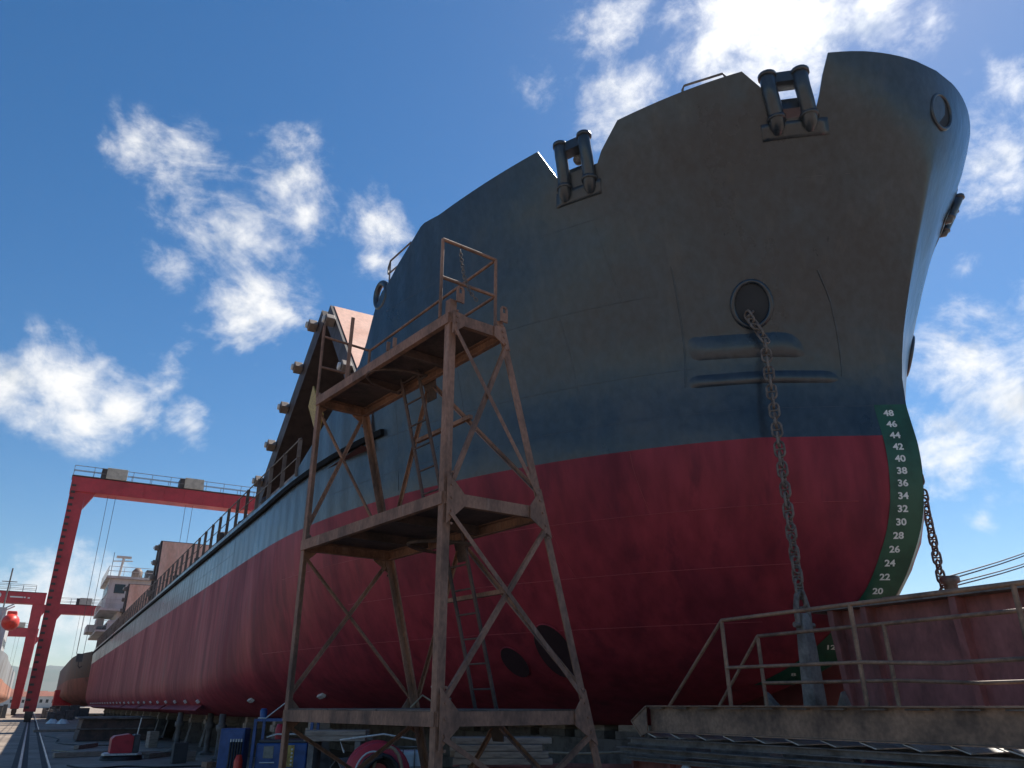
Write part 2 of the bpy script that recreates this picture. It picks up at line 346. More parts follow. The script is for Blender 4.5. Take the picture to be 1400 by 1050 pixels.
# ------------------------------------------------------------------ ground and far land
g = MB()
g.add([(-9000,-9000,0),(9000,-9000,0),(9000,14000,0),(-9000,14000,0)], [(0,1,2,3)])
ground = struct('ground', g, M['concrete'])
gv = MB()
for x0, x1 in ((-.14, .0), (.10, .24), (.58, .72)):
    gv.add([(x0,-40,.004),(x1,-40,.004),(x1,230,.004),(x0,230,.004)], [(0,1,2,3)])
struct('rail_groove', gv, M['groove'])
rl = MB(); rl.box(.015, .085, -40, 230, .006, .022); struct('crane_rail', rl, M['rail'])
rl = MB(); rl.box(.735, .79, -40, 230, .006, .016); struct('crane_rail', rl, M['rail'])

hl = MB(); NX, NY = 90, 14
def hill_h(x, k):
    a = math.exp(-((x-350)/620)**2)*215+math.exp(-((x+420)/360)**2)*150+math.exp(-((x-1500)/900)**2)*170+math.exp(-((x+2000)/900)**2)*190
    a += 9*math.sin(x*.017)+6*math.sin(x*.041+1)+4*math.sin(x*.093)+18*math.sin(x*.006+2)
    return max(2, a*.70)*math.sin(math.pi*.5*k)
for j in range(NY):
    for i in range(NX):
        x = -3500+7000*i/(NX-1); k = j/(NY-1)
        hl.v.append((x, 3000+k*1300+120*math.sin(x*.003), -2+hill_h(x, k)+(8*math.sin(x*.03+j) if 0 < j < NY-1 else 0)))
for j in range(NY-1):
    for i in range(NX-1):
        a = j*NX+i; hl.f.append((a, a+1, a+NX+1, a+NX)); hl.m.append(0); hl.sm.append(True)
struct('hills', hl, M['hill'])

# ------------------------------------------------------------------ the ship under repair
ship = root('cargo_ship', (XC, 6.8, 0), 'large cargo ship on blocks with dark topsides and red bottom paint', 'ship')
TOP = [(0,10.33),(.020,10.31),(.038,10.27),(.049,9.63),(.055,9.33),(.080,9.33),(.082,9.78),(.094,10.14),(.205,9.956),(.227,9.56),(.233,9.38),(.274,9.38),(.280,9.40),(.299,10.02),
       (.463,9.92),(.495,9.974),(.503,9.95),(.528,9.71),(.554,9.47),(.578,9.165),(.592,9.08),(.604,8.80),(.611,8.03),(.621,7.59),(.66,7.15),(.70,6.75),(.755,6.29),(.814,5.84),(.867,5.79),(.93,5.78),(1.0,5.78)]
ts = sorted(set([round((i/46)**2*.55, 5) for i in range(47)]+[round(.55+.45*i/22, 4) for i in range(1, 23)]+[a for a, _ in TOP]))
ts = [t for i, t in enumerate(ts) if i == 0 or t-ts[i-1] > .0012 or t in [a for a, _ in TOP]]
DL = [0,.03,.08,.16,.28,.42,.58,.76,.98,1.25,1.6,2.0,2.4,2.85,3.3,3.8,4.315,4.8,5.3]
NTOP = 14
PL = 4.315
def col_pts(kind, val):
    dt_ = _itp(TOP, val) if kind == 't' else 5.78
    ds = DL+[5.3+(dt_-5.3)*i/NTOP for i in range(1, NTOP+1)]
    out = []
    for d in ds:
        y0 = ys(d); e = EE(d)
        y = y0+e*val if kind == 't' else (y0+e)+(YEND-(y0+e))*val
        out.append((bh(y, d), y, KZ+d))
    return out
cols = [col_pts('t', t) for t in ts]+[col_pts('m', (i/40)) for i in range(1, 41)]
hm = MB(); nr = len(cols[0])
hullcols = len(cols)
for sgn in (-1, 1):
    base = len(hm.v)
    for c in cols: hm.v += [(XC+sgn*b, y, z) for b, y, z in c]
    for i in range(hullcols-1):
        for j in range(nr-1):
            a = base+i*nr+j; f = (a, a+nr, a+nr+1, a+1)
            hm.f.append(f if sgn > 0 else tuple(reversed(f)))
            hm.m.append(0 if (DL+[9]*99)[j] >= PL-1e-6 else 1); hm.sm.append(True)
# flat bottom and transom
b0 = len(hm.v)
for c in cols: hm.v.append((XC, c[0][1], c[0][2]))
for i in range(hullcols-1):
    hm.f.append((i*nr, b0+i, b0+i+1, (i+1)*nr)); hm.m.append(1); hm.sm.append(False)
    o2 = hullcols*nr
    hm.f.append((o2+i*nr, o2+(i+1)*nr, b0+i+1, b0+i)); hm.m.append(1); hm.sm.append(False)
e0 = (hullcols-1)*nr; e1 = hullcols*nr+(hullcols-1)*nr
for j in range(nr-1):
    hm.f.append((e0+j, e1+j, e1+j+1, e0+j+1)); hm.m.append(0 if (DL+[9]*99)[j] >= PL-1e-6 else 1); hm.sm.append(False)
hull = part('hull', hm, [M['black'], M['red']], ship)
import bmesh
bm_ = bmesh.new(); bm_.from_mesh(hull.data); bmesh.ops.remove_doubles(bm_, verts=bm_.verts, dist=2e-4); bm_.to_mesh(hull.data); bm_.free()   # weld the two sides at the stem
so = hull.modifiers.new('plate', 'SOLIDIFY'); so.thickness = .035; so.offset = -1
es = hull.modifiers.new('edges', 'EDGE_SPLIT'); es.split_angle = R(58)

# decks
dk = MB()
yy = [ys(8.95)+.03+i*.35 for i in range(30)]
yy = [y for y in yy if y < 15.2]+[15.2]
vs = []
for y in yy: b = bh(y, 8.95)-.02; vs += [(XC-b, y, KZ+8.95), (XC+b, y, KZ+8.95)]
dk.add(vs, [(2*i, 2*i+1, 2*i+3, 2*i+2) for i in range(len(yy)-1)])
part('forecastle_deck', dk, M['deck'], ship)
dk = MB(); dk.add([(XC-6.0,15.2,KZ+5.5),(XC+6.0,15.2,KZ+5.5),(XC+6.1,15.2,KZ+8.95),(XC-6.1,15.2,KZ+8.95)], [(0,1,2,3)]); part('forecastle_bulkhead', dk, M['darkbrown'], ship)
dk = MB(); dk.add([(XC-6.2,15.2,KZ+5.5),(XC+6.2,15.2,KZ+5.5),(XC+6.5,22,KZ+5.5),(XC+6.5,100,KZ+5.5),(XC+4.4,116.9,KZ+5.5),(XC-4.4,116.9,KZ+5.5),(XC-6.5,100,KZ+5.5),(XC-6.5,22,KZ+5.5)], [tuple(range(8))])
part('main_deck', dk, M['deck'], ship)

def waterline(d, y0, y1, n, off, side=-1): return [hp(y0+(y1-y0)*i/n, d, off, side) for i in range(n+1)]
# rubbing strake: half-round fender bar, black colour stands for its thin shadow
for sd in (-1, 1):
    yl = [14.85+.5*i for i in range(16)]+[23+3*i for i in range(27)]; rb = MB(); vs = []
    for y in yl:
        d = 5.50+(.26*max(0, (22-y)/7.2) if y < 22 else 0)
        vs += [hp(y, d-.075, -.01, sd), hp(y, d-.065, .085, sd), hp(y, d+.065, .085, sd), hp(y, d+.075, -.01, sd)]
    fs = [(4*i+k, 4*i+(k+1) % 4, 4*i+4+(k+1) % 4, 4*i+4+k) for i in range(len(yl)-1) for k in range(4)]+[(0,1,2,3)]
    rb.add(vs, fs if sd > 0 else [f[::-1] for f in fs]); part('rubbing_strake', rb, M['strake'], ship)
# weld seams along the plate edges
for d, y0, y1, mm in ((2.42, 8.3, 17, 'seam_red'), (3.28, 7.4, 20, 'seam_red'), (1.62, 9.2, 22, 'seam_red'), (4.83, 7.05, 17, 'seam'), (5.62, 8.75, 14.8, 'seam'), (6.94, 9.0, 15.6, 'seam'), (8.48, 6.2, 14.6, 'seam'), (4.86, 26, 92, 'seam')):
    sb = MB(); n = int((y1-y0)*4); n = min(n, 60); sb.tube(waterline(d, y0, y1, n, .0), .0045, 5); part('weld_seam', sb, M[mm], ship)
for y, da, db, mm in ((10.4, 4.83, 6.9, 'seam'), (12.6, 5.6, 8.4, 'seam'), (11.3, 2.42, 3.28, 'seam_red'), (14.4, 4.4, 6.9, 'seam'), (9.4, 6.94, 8.48, 'seam'), (9.7, 3.28, 4.3, 'seam_red'), (26, 4.4, 5.4, 'seam'), (34, 4.4, 5.4, 'seam'), (44, 4.4, 5.4, 'seam'), (56, 4.4, 5.4, 'seam')):
    sb = MB(); sb.tube([hp(y, da+(db-da)*i/12, 0.0) for i in range(13)], .004, 5); part('weld_seam', sb, M[mm], ship)
# doubled plate round the anchor pocket, with its two rounded ledges
for (ya, da, yb, db) in ((8.58, 7.38, 8.91, 5.32), (7.03, 7.04, 7.31, 5.34)):
    sb = MB(); sb.tube([hp(ya+(yb-ya)*i/14, da+(db-da)*i/14, .0) for i in range(15)], .014, 6); part('pocket_edge', sb, M['black'], ship)
for (ya, da, yb, db, hh, pr) in ((8.79, 5.97, 7.52, 5.88, .24, .042), (8.90, 5.40, 7.31, 5.34, .13, .04)):
    sb = MB(); n, k = 30, 10
    for a in range(n+1):
        f = a/n; e = min(1, a/3, (n-a)/3)
        for b in range(k+1):
            v = -1+2*b/k; sb.v.append(hp(ya+(yb-ya)*f, da+(db-da)*f+hh*v, -.01+(pr*e+.001)*(1-abs(v)**2.2)*(1-.35*v)))
    for a in range(n):
        for b in range(k): q = a*(k+1)+b; sb.f.append((q, q+1, q+k+2, q+k+1)); sb.m.append(0); sb.sm.append(True)
    part('pocket_ledge', sb, M['black'], ship)
# hawse pipes: rolled lip, flat disc painted dark for the shaded bore
def hull_frame(y, d, side=-1):
    p = Vector(hp(y, d, 0, side)); n = (Vector(hp(y, d, .2, side))-p).normalized()
    up = (Vector((0,0,1))-n*n.z).normalized(); return p, n, up, up.cross(n)
def ring(c, n, u, w, ru, rw, rad, seg=32):
    mb = MB(); mb.tube([c+u*ru*math.cos(2*math.pi*k/seg)+w*rw*math.sin(2*math.pi*k/seg) for k in range(seg)], rad, 10, closed=True); return mb
for side in (-1, 1):
    p, n, u, w = hull_frame(7.85, 6.58, side)
    h = part('hawse_pipe', ring(p+n*.02, n, u, w, .39, .31, .042), M['black'], ship)
    q = MB(); q.add([p+n*.012+u*.39*math.cos(2*math.pi*k/32)+w*.31*math.sin(2*math.pi*k/32) for k in range(32)], [tuple(range(32))]); part('pipe_shade_disc', q, M['hole'], h)
# centre chock in the stem, its shaded opening painted as a dark disc
p = Vector((XC+.12, 5.235, KZ+9.62)); n = Vector((0, -.98, -.2)).normalized(); u = Vector((0, -.2, .98)); w = Vector((1, 0, 0))
c0 = part('bow_chock', ring(p+n*.015, n, u, w, .31, .26, .032), M['black'], ship)
q = MB(); q.add([p+n*.012+u*.31*math.cos(2*math.pi*k/32)+w*.27*math.sin(2*math.pi*k/32)+Vector((0, .0, 0)) for k in range(32)], [tuple(range(32))]); part('chock_shade_disc', q, M['hole'], c0)
# bow thruster tunnels, inner shade painted as flat dark discs
for (y, d, ru, rw) in ((13.58, 1.14, .40, .26), (12.60, 1.3, .64, .36)):
    for side in (-1, 1):
        p, n, u, w = hull_frame(y, d, side)
        tl = part('thruster_tunnel', ring(p+n*.0, n, u, w, ru, rw, .014), M['red'], ship)
        q = MB(); q.add([Vector(hp(y+0, d, 0, side))+n*.02+u*ru*math.cos(2*math.pi*k/32)+w*rw*math.sin(2*math.pi*k/32) for k in range(32)], [tuple(range(32))]); part('tunnel_shade_disc', q, M['tunnel'], tl)

# draught marks: green panel, white figures
def arc_y(d, a):
    s = 0.0; p = (0.0, ys(d)); n = 400
    for i in range(1, n+1):
        y = ys(d)+3.5*(i/n)**2; q = (bh(y, d), y); ds = math.hypot(q[0]-p[0], q[1]-p[1])
        if s+ds >= a: return p[1]+(y-p[1])*(a-s)/max(ds, 1e-9)
        s += ds; p = q
    return y
for side in (-1, 1):
    gm = MB(); rows = [.70+(4.86-.70)*i/46 for i in range(47)]; na = 9
    for d in rows:
        wd = .50 if d > 2 else .50+(2-d)*.12
        for k in range(na): a = .004+wd*k/(na-1); gm.v.append(hp(arc_y(d, a), d, .004, side))
    for i in range(46):
        for k in range(na-1):
            a = i*na+k; f = (a, a+1, a+na+1, a+na); gm.f.append(f if side > 0 else f[::-1]); gm.m.append(0); gm.sm.append(True)
    part('draught_panel', gm, M['green'], ship)
def text_mesh(body, size, off=.0, res=4):
    cu = bpy.data.curves.new('t', 'FONT'); cu.body = body; cu.size = size; cu.align_x = 'CENTER'; cu.align_y = 'CENTER'; cu.offset = off; cu.resolution_u = res
    ob = bpy.data.objects.new('t', cu); COL.objects.link(ob)
    dg = bpy.context.evaluated_depsgraph_get(); me = bpy.data.meshes.new_from_object(ob.evaluated_get(dg))
    vs = [tuple(v.co) for v in me.vertices]; fs = [tuple(p.vertices) for p in me.polygons]
    bpy.data.objects.remove(ob); bpy.data.curves.remove(cu); bpy.data.meshes.remove(me)
    return vs, fs
for nmb in list(range(20, 50, 2))+[12, 8]:
    d = 2.005+(nmb-20)*.0958
    vs, fs = text_mesh(str(nmb), .142, .0045)
    y_c = arc_y(d, .31 if nmb > 18 else .36); p, n, u, w = hull_frame(y_c, d); tm = MB(); vv = []
    if w.y > 0: w = -w
    for x, y, z in vs:
        q = p+w*(x*1.12)+u*y; vv.append(hp(max(q.y, ys(q.z-KZ)+.01), q.z-KZ, .009))
    tm.add(vv, fs)
    part('draught_figure', tm, M['white'], ship)

# bilge keel, zinc anodes
bk = MB(); A = lambda y: (XC-6.18, y, KZ+.37)
for i in range(7):
    ya, yb = 29.5+i*9.2, 29.5+i*9.2+8.7
    bk = MB(); ex = .30
    bk.plate([(XC-6.17, ya+.55, KZ+.36), (XC-6.17-ex, ya, KZ+.36-ex*.55), (XC-6.17-ex, yb, KZ+.36-ex*.55), (XC-6.17, yb, KZ+.36)], (-.5, 0, .86), .02)
    part('bilge_keel', bk, M['red'], ship)
def anode(y, d, ln=.34):
    p, n, u, w = hull_frame(y, d); t = Vector((0, 1, 0)); t = (t-n*t.dot(n)).normalized(); b = n.cross(t)
    a = MB(); a.obox(p+n*.035, t, b, n, ln/2, .055, .035); part('zinc_anode', a, M['zinc'], ship)
for y, d in ((20.4, .61), (16.0, .79), (24.6, .52), (22.4, .25)): anode(y, d)
for i in range(24): anode(30.2+i*2.6, .50, .22)

# roller fairleads standing in the two bulwark openings
def fairlead(ta, tb, d0, d1, rad, hub, side=-1):
    pa = []
    for t in (ta, tb):
        pts = []
        for i in range(9):
            d = d0+(d1-d0)*i/8; dd = min(d, 9.75); y = ys(dd)+EE(dd)*t; p = Vector(hp(y, dd, .06, side)); p.z = KZ+d; pts.append(p)
        pa.append(pts)
    dm = 9.3; ym = ys(dm)+EE(dm)*(ta+tb)/2; n = (Vector(hp(ym, dm, .2, side))-Vector(hp(ym, dm, 0, side))).normalized()
    base = MB(); base.bar(pa[0][2]-n*.28, pa[1][2]-n*.28, .42, .12); f = part('roller_fairlead', base, M['black'], ship)
    m = MB(); g0, g1 = min(ta, tb)-.011, max(ta, tb)+.011
    for a in range(9):
        for b in range(5): dd = d0-.15+.24*b/4; m.v.append(hp(ys(dd)+EE(dd)*(g0+(g1-g0)*a/8), dd, .012, side))
    for a in range(8):
        for b in range(4): q = a*5+b; fc = (q, q+1, q+6, q+5); m.f.append(fc if side < 0 else fc[::-1]); m.m.append(0); m.sm.append(True)
    bp = part('base_plate', m, M['black'], f); sm2 = bp.modifiers.new('plate', 'SOLIDIFY'); sm2.thickness = .014; sm2.offset = 0
    for pts in pa:
        m = MB(); q = [pts[0]-(pts[1]-pts[0])*.9-n*.05]+pts+[pts[-1]+Vector((0,0,.05))]
        m.tube(q, rad, 16, rads=[rad*.55, rad*.98]+[rad]*7+[rad*.97, rad*.72]); pst = part('roller_post', m, M['black'], f)
        for ci in (1, 8): m = MB(); m.lathe(pts[ci], Vector((0,0,1)), [(rad*.9, -.03), (rad*1.22, -.03), (rad*1.22, .03), (rad*.9, .03)], 16); part('collar', m, M['black'], pst)
    top = MB(); top.bar(pa[0][7]-n*.10, pa[1][7]-n*.10, .24, .20); part('top_bar', top, M['black'], f)
    bk_ = MB(); bk_.bar(pa[0][3]-n*.22, pa[1][3]-n*.22, .12, .22); part('back_bar', bk_, M['black'], f)
    if hub:
        m = MB(); c = (pa[0][5]+pa[1][5])/2-n*.22; m.lathe(c, n, [(.0, .10), (.08, .09), (.10, .0), (.05, -.1)], 16); part('roller', m, M['steel'], f)
    return f
fairlead(.242, .270, 9.03, 9.92, .115, True, -1); fairlead(.0585, .0795, 9.2, 10.02, .125, False, -1)
fairlead(.242, .270, 9.03, 9.92, .115, True, 1); fairlead(.074, .094, 8.95, 9.45, .085, False, 1)
# handrails on the forecastle
def rail_tube(name, pts, r, m, par): mb = MB(); mb.tube(pts, r, 8); return part(name, mb, m, par)
def hpz(t, d, inn): y = ys(d)+EE(d)*t; return Vector(hp(y, d, -inn))
pA, pB = hpz(.107, 10.0, .25), hpz(.144, 9.97, .25)
rail_tube('handrail', [pB, pB+Vector((0,0,.28)), pB+Vector((0,0,.36))+(pA-pB)*.05, pB+(pA-pB)*.95+Vector((0,0,.36)), pA+Vector((0,0,.28)), pA], .022, M['steel'], ship)
q0, q1 = hpz(.535, 9.4, .1), hpz(.585, 9.1, .1)
rail_tube('handrail', [q0+Vector((0,0,.5)), q1+Vector((0,0,.75)), q1+Vector((0,.12,.62)), q1+Vector((0,.1,.45)), q0+Vector((0,0,.15))], .022, M['steel'], ship)
rail_tube('handrail', [q1+Vector((0,0,.7)), q1+Vector((0,0,-.1))], .02, M['steel'], ship)
q2 = hpz(.606, 8.8, .05)
rail_tube('handrail', [q2+Vector((0,.05,.1)), q2+Vector((0,.15,.55)), q2+Vector((0,-.35,.45))], .02, M['steel'], ship)
p, n, u, w = hull_frame(ys(9.0)+EE(9.0)*.597, 9.0)
part('mooring_chock', ring(p-n*.05+u*.02, n, u, w, .30, .24, .075), M['black'], ship)
# name-less sheer plate under the forecastle knuckle is part of the hull; deck-edge rail follows
rail = MB(); rail.tube([(XC-6.50, 19.2+i*2.5, KZ+5.78+1.0) for i in range(32)], .022, 6); part('top_rail', rail, M['steel'], ship)
rail = MB(); rail.tube([(XC-6.50, 19.2+i*2.5, KZ+5.78+.52) for i in range(32)], .016, 6); part('mid_rail', rail, M['steel'], ship)
sm_ = MB(); sm_.box(-.05, .05, -.012, .012, 0, 1.02); st_me = sm_.mesh('stanchion', M['coaming'])
for i in range(52): inst('stanchion', st_me, ship, Matrix.Translation((XC-6.49, 19.3+i*1.5, KZ+5.78)))
# hatch coaming with stays
cg_ = MB(); cg_.box(XC-5.25, XC-5.19, 17.5, 97, KZ+5.5, KZ+7.0); cg_.box(XC+5.19, XC+5.25, 17.5, 97, KZ+5.5, KZ+7.0); cg_.box(XC-5.25, XC+5.25, 17.45, 17.5, KZ+5.5, KZ+7.0)
cg_.box(XC-5.45, XC-5.19, 17.5, 97, KZ+7.0, KZ+7.12); part('hatch_coaming', cg_, M['coaming'], ship)
sm_ = MB(); sm_.plate([(0,0,0), (-.55,0,0), (-.1,0,1.45), (0,0,1.45)], (0,1,0), .05); cs_me = sm_.mesh('coaming_stay', M['coaming'])
for i in range(38): inst('coaming_stay', cs_me, ship, Matrix.Translation((XC-5.25, 19.4+i*2.0, KZ+5.52)))
# vents and boxes on the side deck
for i, (y, h) in enumerate(((24.2, .8), (27.5, .7), (31.5, 1.0), (36.5, .8), (43, .9), (52, .9), (66, .8))):
    v = MB(); v.lathe((XC-6.05, y, KZ+5.5), (0,0,1), [(.11, 0), (.11, h*.7), (.22, h*.72), (.24, h), (.1, h+.08), (0, h+.08)], 12); part('deck_vent', v, M['darkbrown'], ship)

# folding hatch covers
def hatch_cover(p_top, p_bot, thick, face, nboxes, boxside, plate=True):
    """panel across the hold from its upper edge to its lower edge (y,z)"""
    (ya, za), (yb, zb) = p_top, p_bot; a = Vector((0, ya, za)); b = Vector((0, yb, zb)); d = (b-a); L = d.length; d.normalize(); n = Vector((0, d.z, -d.y))
    if n.y*face < 0: n = -n
    x0, x1 = XC-5.35, XC+5.35; m = MB(); h = thick/2
    c = (a+b)/2
    m.obox((XC, c.y, c.z), (1,0,0), d, n, (x1-x0)/2, L/2, h)
    m.m = [1]*6
    hc = part('hatch_cover', m, [M['salmon'], M['darkbrown']], ship)
    if plate: s = MB(); s.obox((XC, c.y+n.y*(h+.012), c.z+n.z*(h+.012)), (1,0,0), d, n, (x1-x0)/2-.12, L/2-.05, .012); part('cover_plate', s, M['salmon'], hc)
    for i in range(nboxes):
        k = a+d*(L*(i+.35)/nboxes)
        w_ = MB(); e = Vector((x0-.16, k.y-n.y*h*.7*boxside, k.z-n.z*h*.7*boxside))
        w_.obox(e, (1,0,0), d, n, .14, .16, .15); wb = part('wheel_box', w_, M['coaming'], hc, bevel=.02)
        w2 = MB(); w2.lathe((x0-.33, e.y, e.z), (-1,0,0), [(.11, 0), (.11, .05), (0, .05)], 12); part('wheel', w2, M['housewhite'], wb)
    return hc
hatch_cover((22.75, 13.5), (29.6, 8.4), .75, -1, 5, 1, False)
hatch_cover((22.2, 13.35), (17.9, 8.5), .55, -1, 2, -1)
hatch_cover((61.6, 12.55), (61.0, 8.2), .7, -1, 4, 1)
hatch_cover((62.6, 12.55), (63.4, 8.2), .6, 1, 0, 1)
hatch_cover((84.6, 12.3), (84.0, 8.2), .7, -1, 4, 1)
hatch_cover((85.6, 12.3), (86.2, 8.2), .6, 1, 0, 1)
pl_ = MB(); pl_.plate([(XC-5.45, 22.9, 10.3), (XC-5.45, 22.6, 10.9), (XC-5.45, 21.2, 9.5), (XC-5.45, 21.5, 8.8)], (1,0,0), .05); part('hinge_plate', pl_, M['yellow'], ship)

# deckhouse aft
hx0, hx1 = XC-6.2, XC+6.2
dh = MB(); dh.box(hx0+.6, hx1-.6, 100, 113, KZ+5.5, 10.3); dh.box(hx0, hx1, 100.6, 110, 11.55, 14.9); dh.box(hx0+1.4, hx1-1.4, 101, 112, 10.3, 11.55)
house = part('deckhouse', dh, M['housewhite'], ship)
m = MB(); m.box(hx0-.4, hx1+.4, 100.1, 111, 14.9, 15.15); part('monkey_island_deck', m, M['housewhite'], house)
m = MB(); m.box(hx0-.5, hx1+.5, 99.6, 111, 11.3, 11.55); part('bridge_deck', m, M['housewhite'], house)
m = MB(); m.box(hx0-.5, hx1+.5, 99.4, 114, 9.0, 9.2); part('boat_deck', m, M['housewhite'], house)
for i in range(7):
    m = MB(); x = hx0+.6+i*1.72; m.box(x, x+1.1, 100.54, 100.6, 13.3, 14.3); part('bridge_window', m, M['glass'], house)
for i in range(4):
    m = MB(); m.box(hx0-.05, hx0, 101.6+i*2.1, 102.8+i*2.1, 13.3, 14.3); part('bridge_window', m, M['glass'], house)
for i in range(5):
    m = MB(); m.box(hx0+.55, hx0+.6, 101.4+i*2.1, 102.2+i*2.1, 9.4, 10.1); part('cabin_window', m, M['glass'], house)
for k, (zz, x) in enumerate(((15.15, hx0-.35), (11.55, hx0-.45), (9.2, hx0-.45))):
    m = MB()
    for h in (.5, 1.0): m.tube([(x, 112, zz+h), (x, 99.8, zz+h), (hx1, 99.8, zz+h)], .03, 6)
    for i in range(9): m.tube([(x, 99.8+i*1.5, zz), (x, 99.8+i*1.5, zz+1.0)], .025, 6)
    for i in range(8): m.tube([(x+i*1.6, 99.8, zz), (x+i*1.6, 99.8, zz+1.0)], .025, 6)
    part('house_railing', m, M['housewhite'], house)
m = MB(); m.tube([(6.0, 103, 15.1), (6.2, 103, 17.6)], .14, 8); m.tube([(5.1, 103, 17.2), (7.2, 103, 17.35)], .07, 6); m.box(5.4, 7.0, 102.8, 103.2, 17.6, 17.85); part('radar_mast', m, M['housewhite'], house)
m = MB(); m.tube([(5.0, 101, 15.1), (5.0, 101, 17.9)], .035, 6); part('antenna', m, M['darkgrey'], house)
m = MB(); m.lathe((8.0, 104, 15.1), (0,0,1), [(.5, 0), (.6, .5), (.6, 1.2), (.3, 1.6), (0, 1.65)], 14); part('satellite_dome', m, M['coaming'], house)
m = MB(); m.box(9.0, 9.9, 104, 106, 15.1, 16.6); part('funnel', m, M['darkgrey'], house)
m = MB(); m.box(hx0-.2, hx0+.6, 108, 112, 9.9, 11.2); m.box(hx0-1.2, hx0-.2, 106, 111, 9.4, 10.2); part('boat_cradle', m, M['housewhite'], house)

# ------------------------------------------------------------------ scaffold tower
sc = root('scaffold_tower', (3.6, 8.5, 0), 'tall rusty three-deck steel scaffold tower standing beside the bow', 'scaffold')
sN, sL = Vector((3.13, 6.78, 0)), Vector((2.63, 10.0, 0))
def sR(z): return Vector((3.88+.262*(5.5-z), 6.87+.02*(5.5-z), 0))
def cor(k, z):
    v = {'N': sN, 'L': sL, 'R': sR(z), 'B': sL+(sR(z)-sN)}[k].copy(); v.z = z; return v
LV = [1.54, 3.55, 5.55]
lx = (sL-sN).normalized(); sx = Vector((lx.y, -lx.x, 0))          # long and short axis
ztop = {'N': 5.72, 'L': 5.6, 'R': 5.66, 'B': 5.6}
for k, a, b in (('N', lx, sx), ('L', -lx, sx), ('R', lx, -sx), ('B', -lx, -sx)):
    m = MB(); m.angle(cor(k, 0.02), cor(k, ztop[k]), a, b, .088, .014); part('post', m, M['rust'], sc)
    f = MB(); c = cor(k, 0); f.box(c.x-.13, c.x+.13, c.y-.13, c.y+.13, 0.002, .02); part('foot_plate', f, M['rust'], sc)
def chan(p0, p1, inward, h=.125, w=.06, t=.012):
    """channel with its web outside"""
    m = MB(); p0, p1 = Vector(p0), Vector(p1); u = Vector(inward).normalized(); z = Vector((0,0,-1))
    return m.prism([(0,0),(w,0),(w,t),(t,t),(t,h-t),(w,h-t),(w,h),(0,h)], p0, p1, u, z)
for li, z in enumerate(LV):
    N, L, Rr, B = (cor(k, z) for k in 'NLRB'); o = .016
    part('deck_beam', chan(N-sx*o+lx*.01, L-sx*o-lx*.01, sx), M['rust'], sc)
    part('deck_beam', chan(N-lx*o+sx*.01, Rr-lx*o-sx*.01, lx), M['rust'], sc)
    part('deck_beam', chan(Rr+sx*o+lx*.01, B+sx*o-lx*.01, -sx), M['rust'], sc)
    part('deck_beam', chan(L+lx*o+sx*.01, B+lx*o-sx*.01, -lx), M['rust'], sc)
    wd = (Rr-N).length; ln = (L-N).length
    # deck plates laid side by side between the beams
    npl = 3
    for i in range(npl):
        m = MB(); y0 = .02+(ln-.04)*i/npl+.006; y1 = .02+(ln-.04)*(i+1)/npl-.006
        P = [N+sx*.02+lx*y0, N+sx*(wd-.02)+lx*y0, N+sx*(wd-.02)+lx*y1, N+sx*.02+lx*y1]
        m.plate([p+Vector((0,0,.008)) for p in P], (0,0,1), .012); part('deck_plate', m, M['deckplate'] if li == 0 else M['rust_dark'], sc)
    for i in (1, 2):
        m = MB(); c = N+lx*(ln*i/3)-Vector((0,0,.06)); m.bar(c+sx*.05, c+sx*(wd-.05), .06, .10); part('joist', m, M['rust_dark'], sc)
    # gusset plates at both ends
    for (ka, kb, out) in (('N', 'R', -lx), ('L', 'B', lx)):
        for (k, dr) in ((ka, 1), (kb, -1)):
            p = cor(k, z); e = (cor(kb, z)-cor(ka, z)).normalized()*dr; o2 = out*.034
            up_, dn_ = (.20, -.32) if li < 2 else (.02, -.26)
            pts = [cor(k, z+up_)+e*.02+o2, p+e*(.22 if li < 2 else .17)+Vector((0,0,-.005))+o2, p+e*(.22 if li < 2 else .17)+Vector((0,0,-.135))+o2, cor(k, z+dn_)+e*.02+o2]
            m = MB(); m.plate(pts, out, .012)
            for bi in range(5):
                bc_ = (Vector(pts[0])*(1-bi/4)+Vector(pts[3])*(bi/4))+e*.05; m.lathe(bc_+out*.004, out, [(.014, 0), (.014, .014), (0, .014)], 6, smooth=False)
            part('gusset', m, M['rust'], sc)
    # gusset in the middle of the far beam
    mid = (Rr+B)/2; m = MB(); m.plate([mid-lx*.16+sx*.03, mid+lx*.16+sx*.03, mid+lx*.1+Vector((0,0,-.34))+sx*.1, mid-lx*.1+Vector((0,0,-.34))+sx*.1], sx, .012); part('gusset', m, M['rust_dark'], sc)
def brace(p0, p1, off, w=.045):
    m = MB(); d = (p1-p0).normalized(); a = d.cross(off).normalized(); m.angle(p0+off, p1+off, a, -off, w, .008); part('brace', m, M['rust'], sc)
for za, zb in ((.05, LV[0]), (LV[0], LV[1]), (LV[1], LV[2])):
    lo, hi = za+.06, zb-.2
    for ka, kb, out in (('N', 'R', -lx), ('L', 'B', lx)):
        e = lambda k, z, s: cor(k, z)+(cor(kb, z)-cor(ka, z)).normalized()*s
        brace(e(ka, lo+.08, .07), e(kb, hi, -.07), out*.044); brace(e(ka, hi, .07), e(kb, lo+.08, -.07), out*.058)
    # far face: an inverted V from the middle of the deck beam above
    mid = (cor('R', hi)+cor('B', hi))/2
    brace(mid-lx*.08, cor('R', lo+.1)+lx*.06, sx*.03); brace(mid+lx*.08, cor('B', lo+.1)-lx*.06, sx*.03)
    if za > .5:
        z2 = (za+zb)/2+.25; m = MB(); m.bar((cor('R', z2)*.35+cor('B', z2)*.65), (cor('R', z2)*.72+cor('B', z2)*.28), .05, .05); part('tie_bar', m, M['rust'], sc)
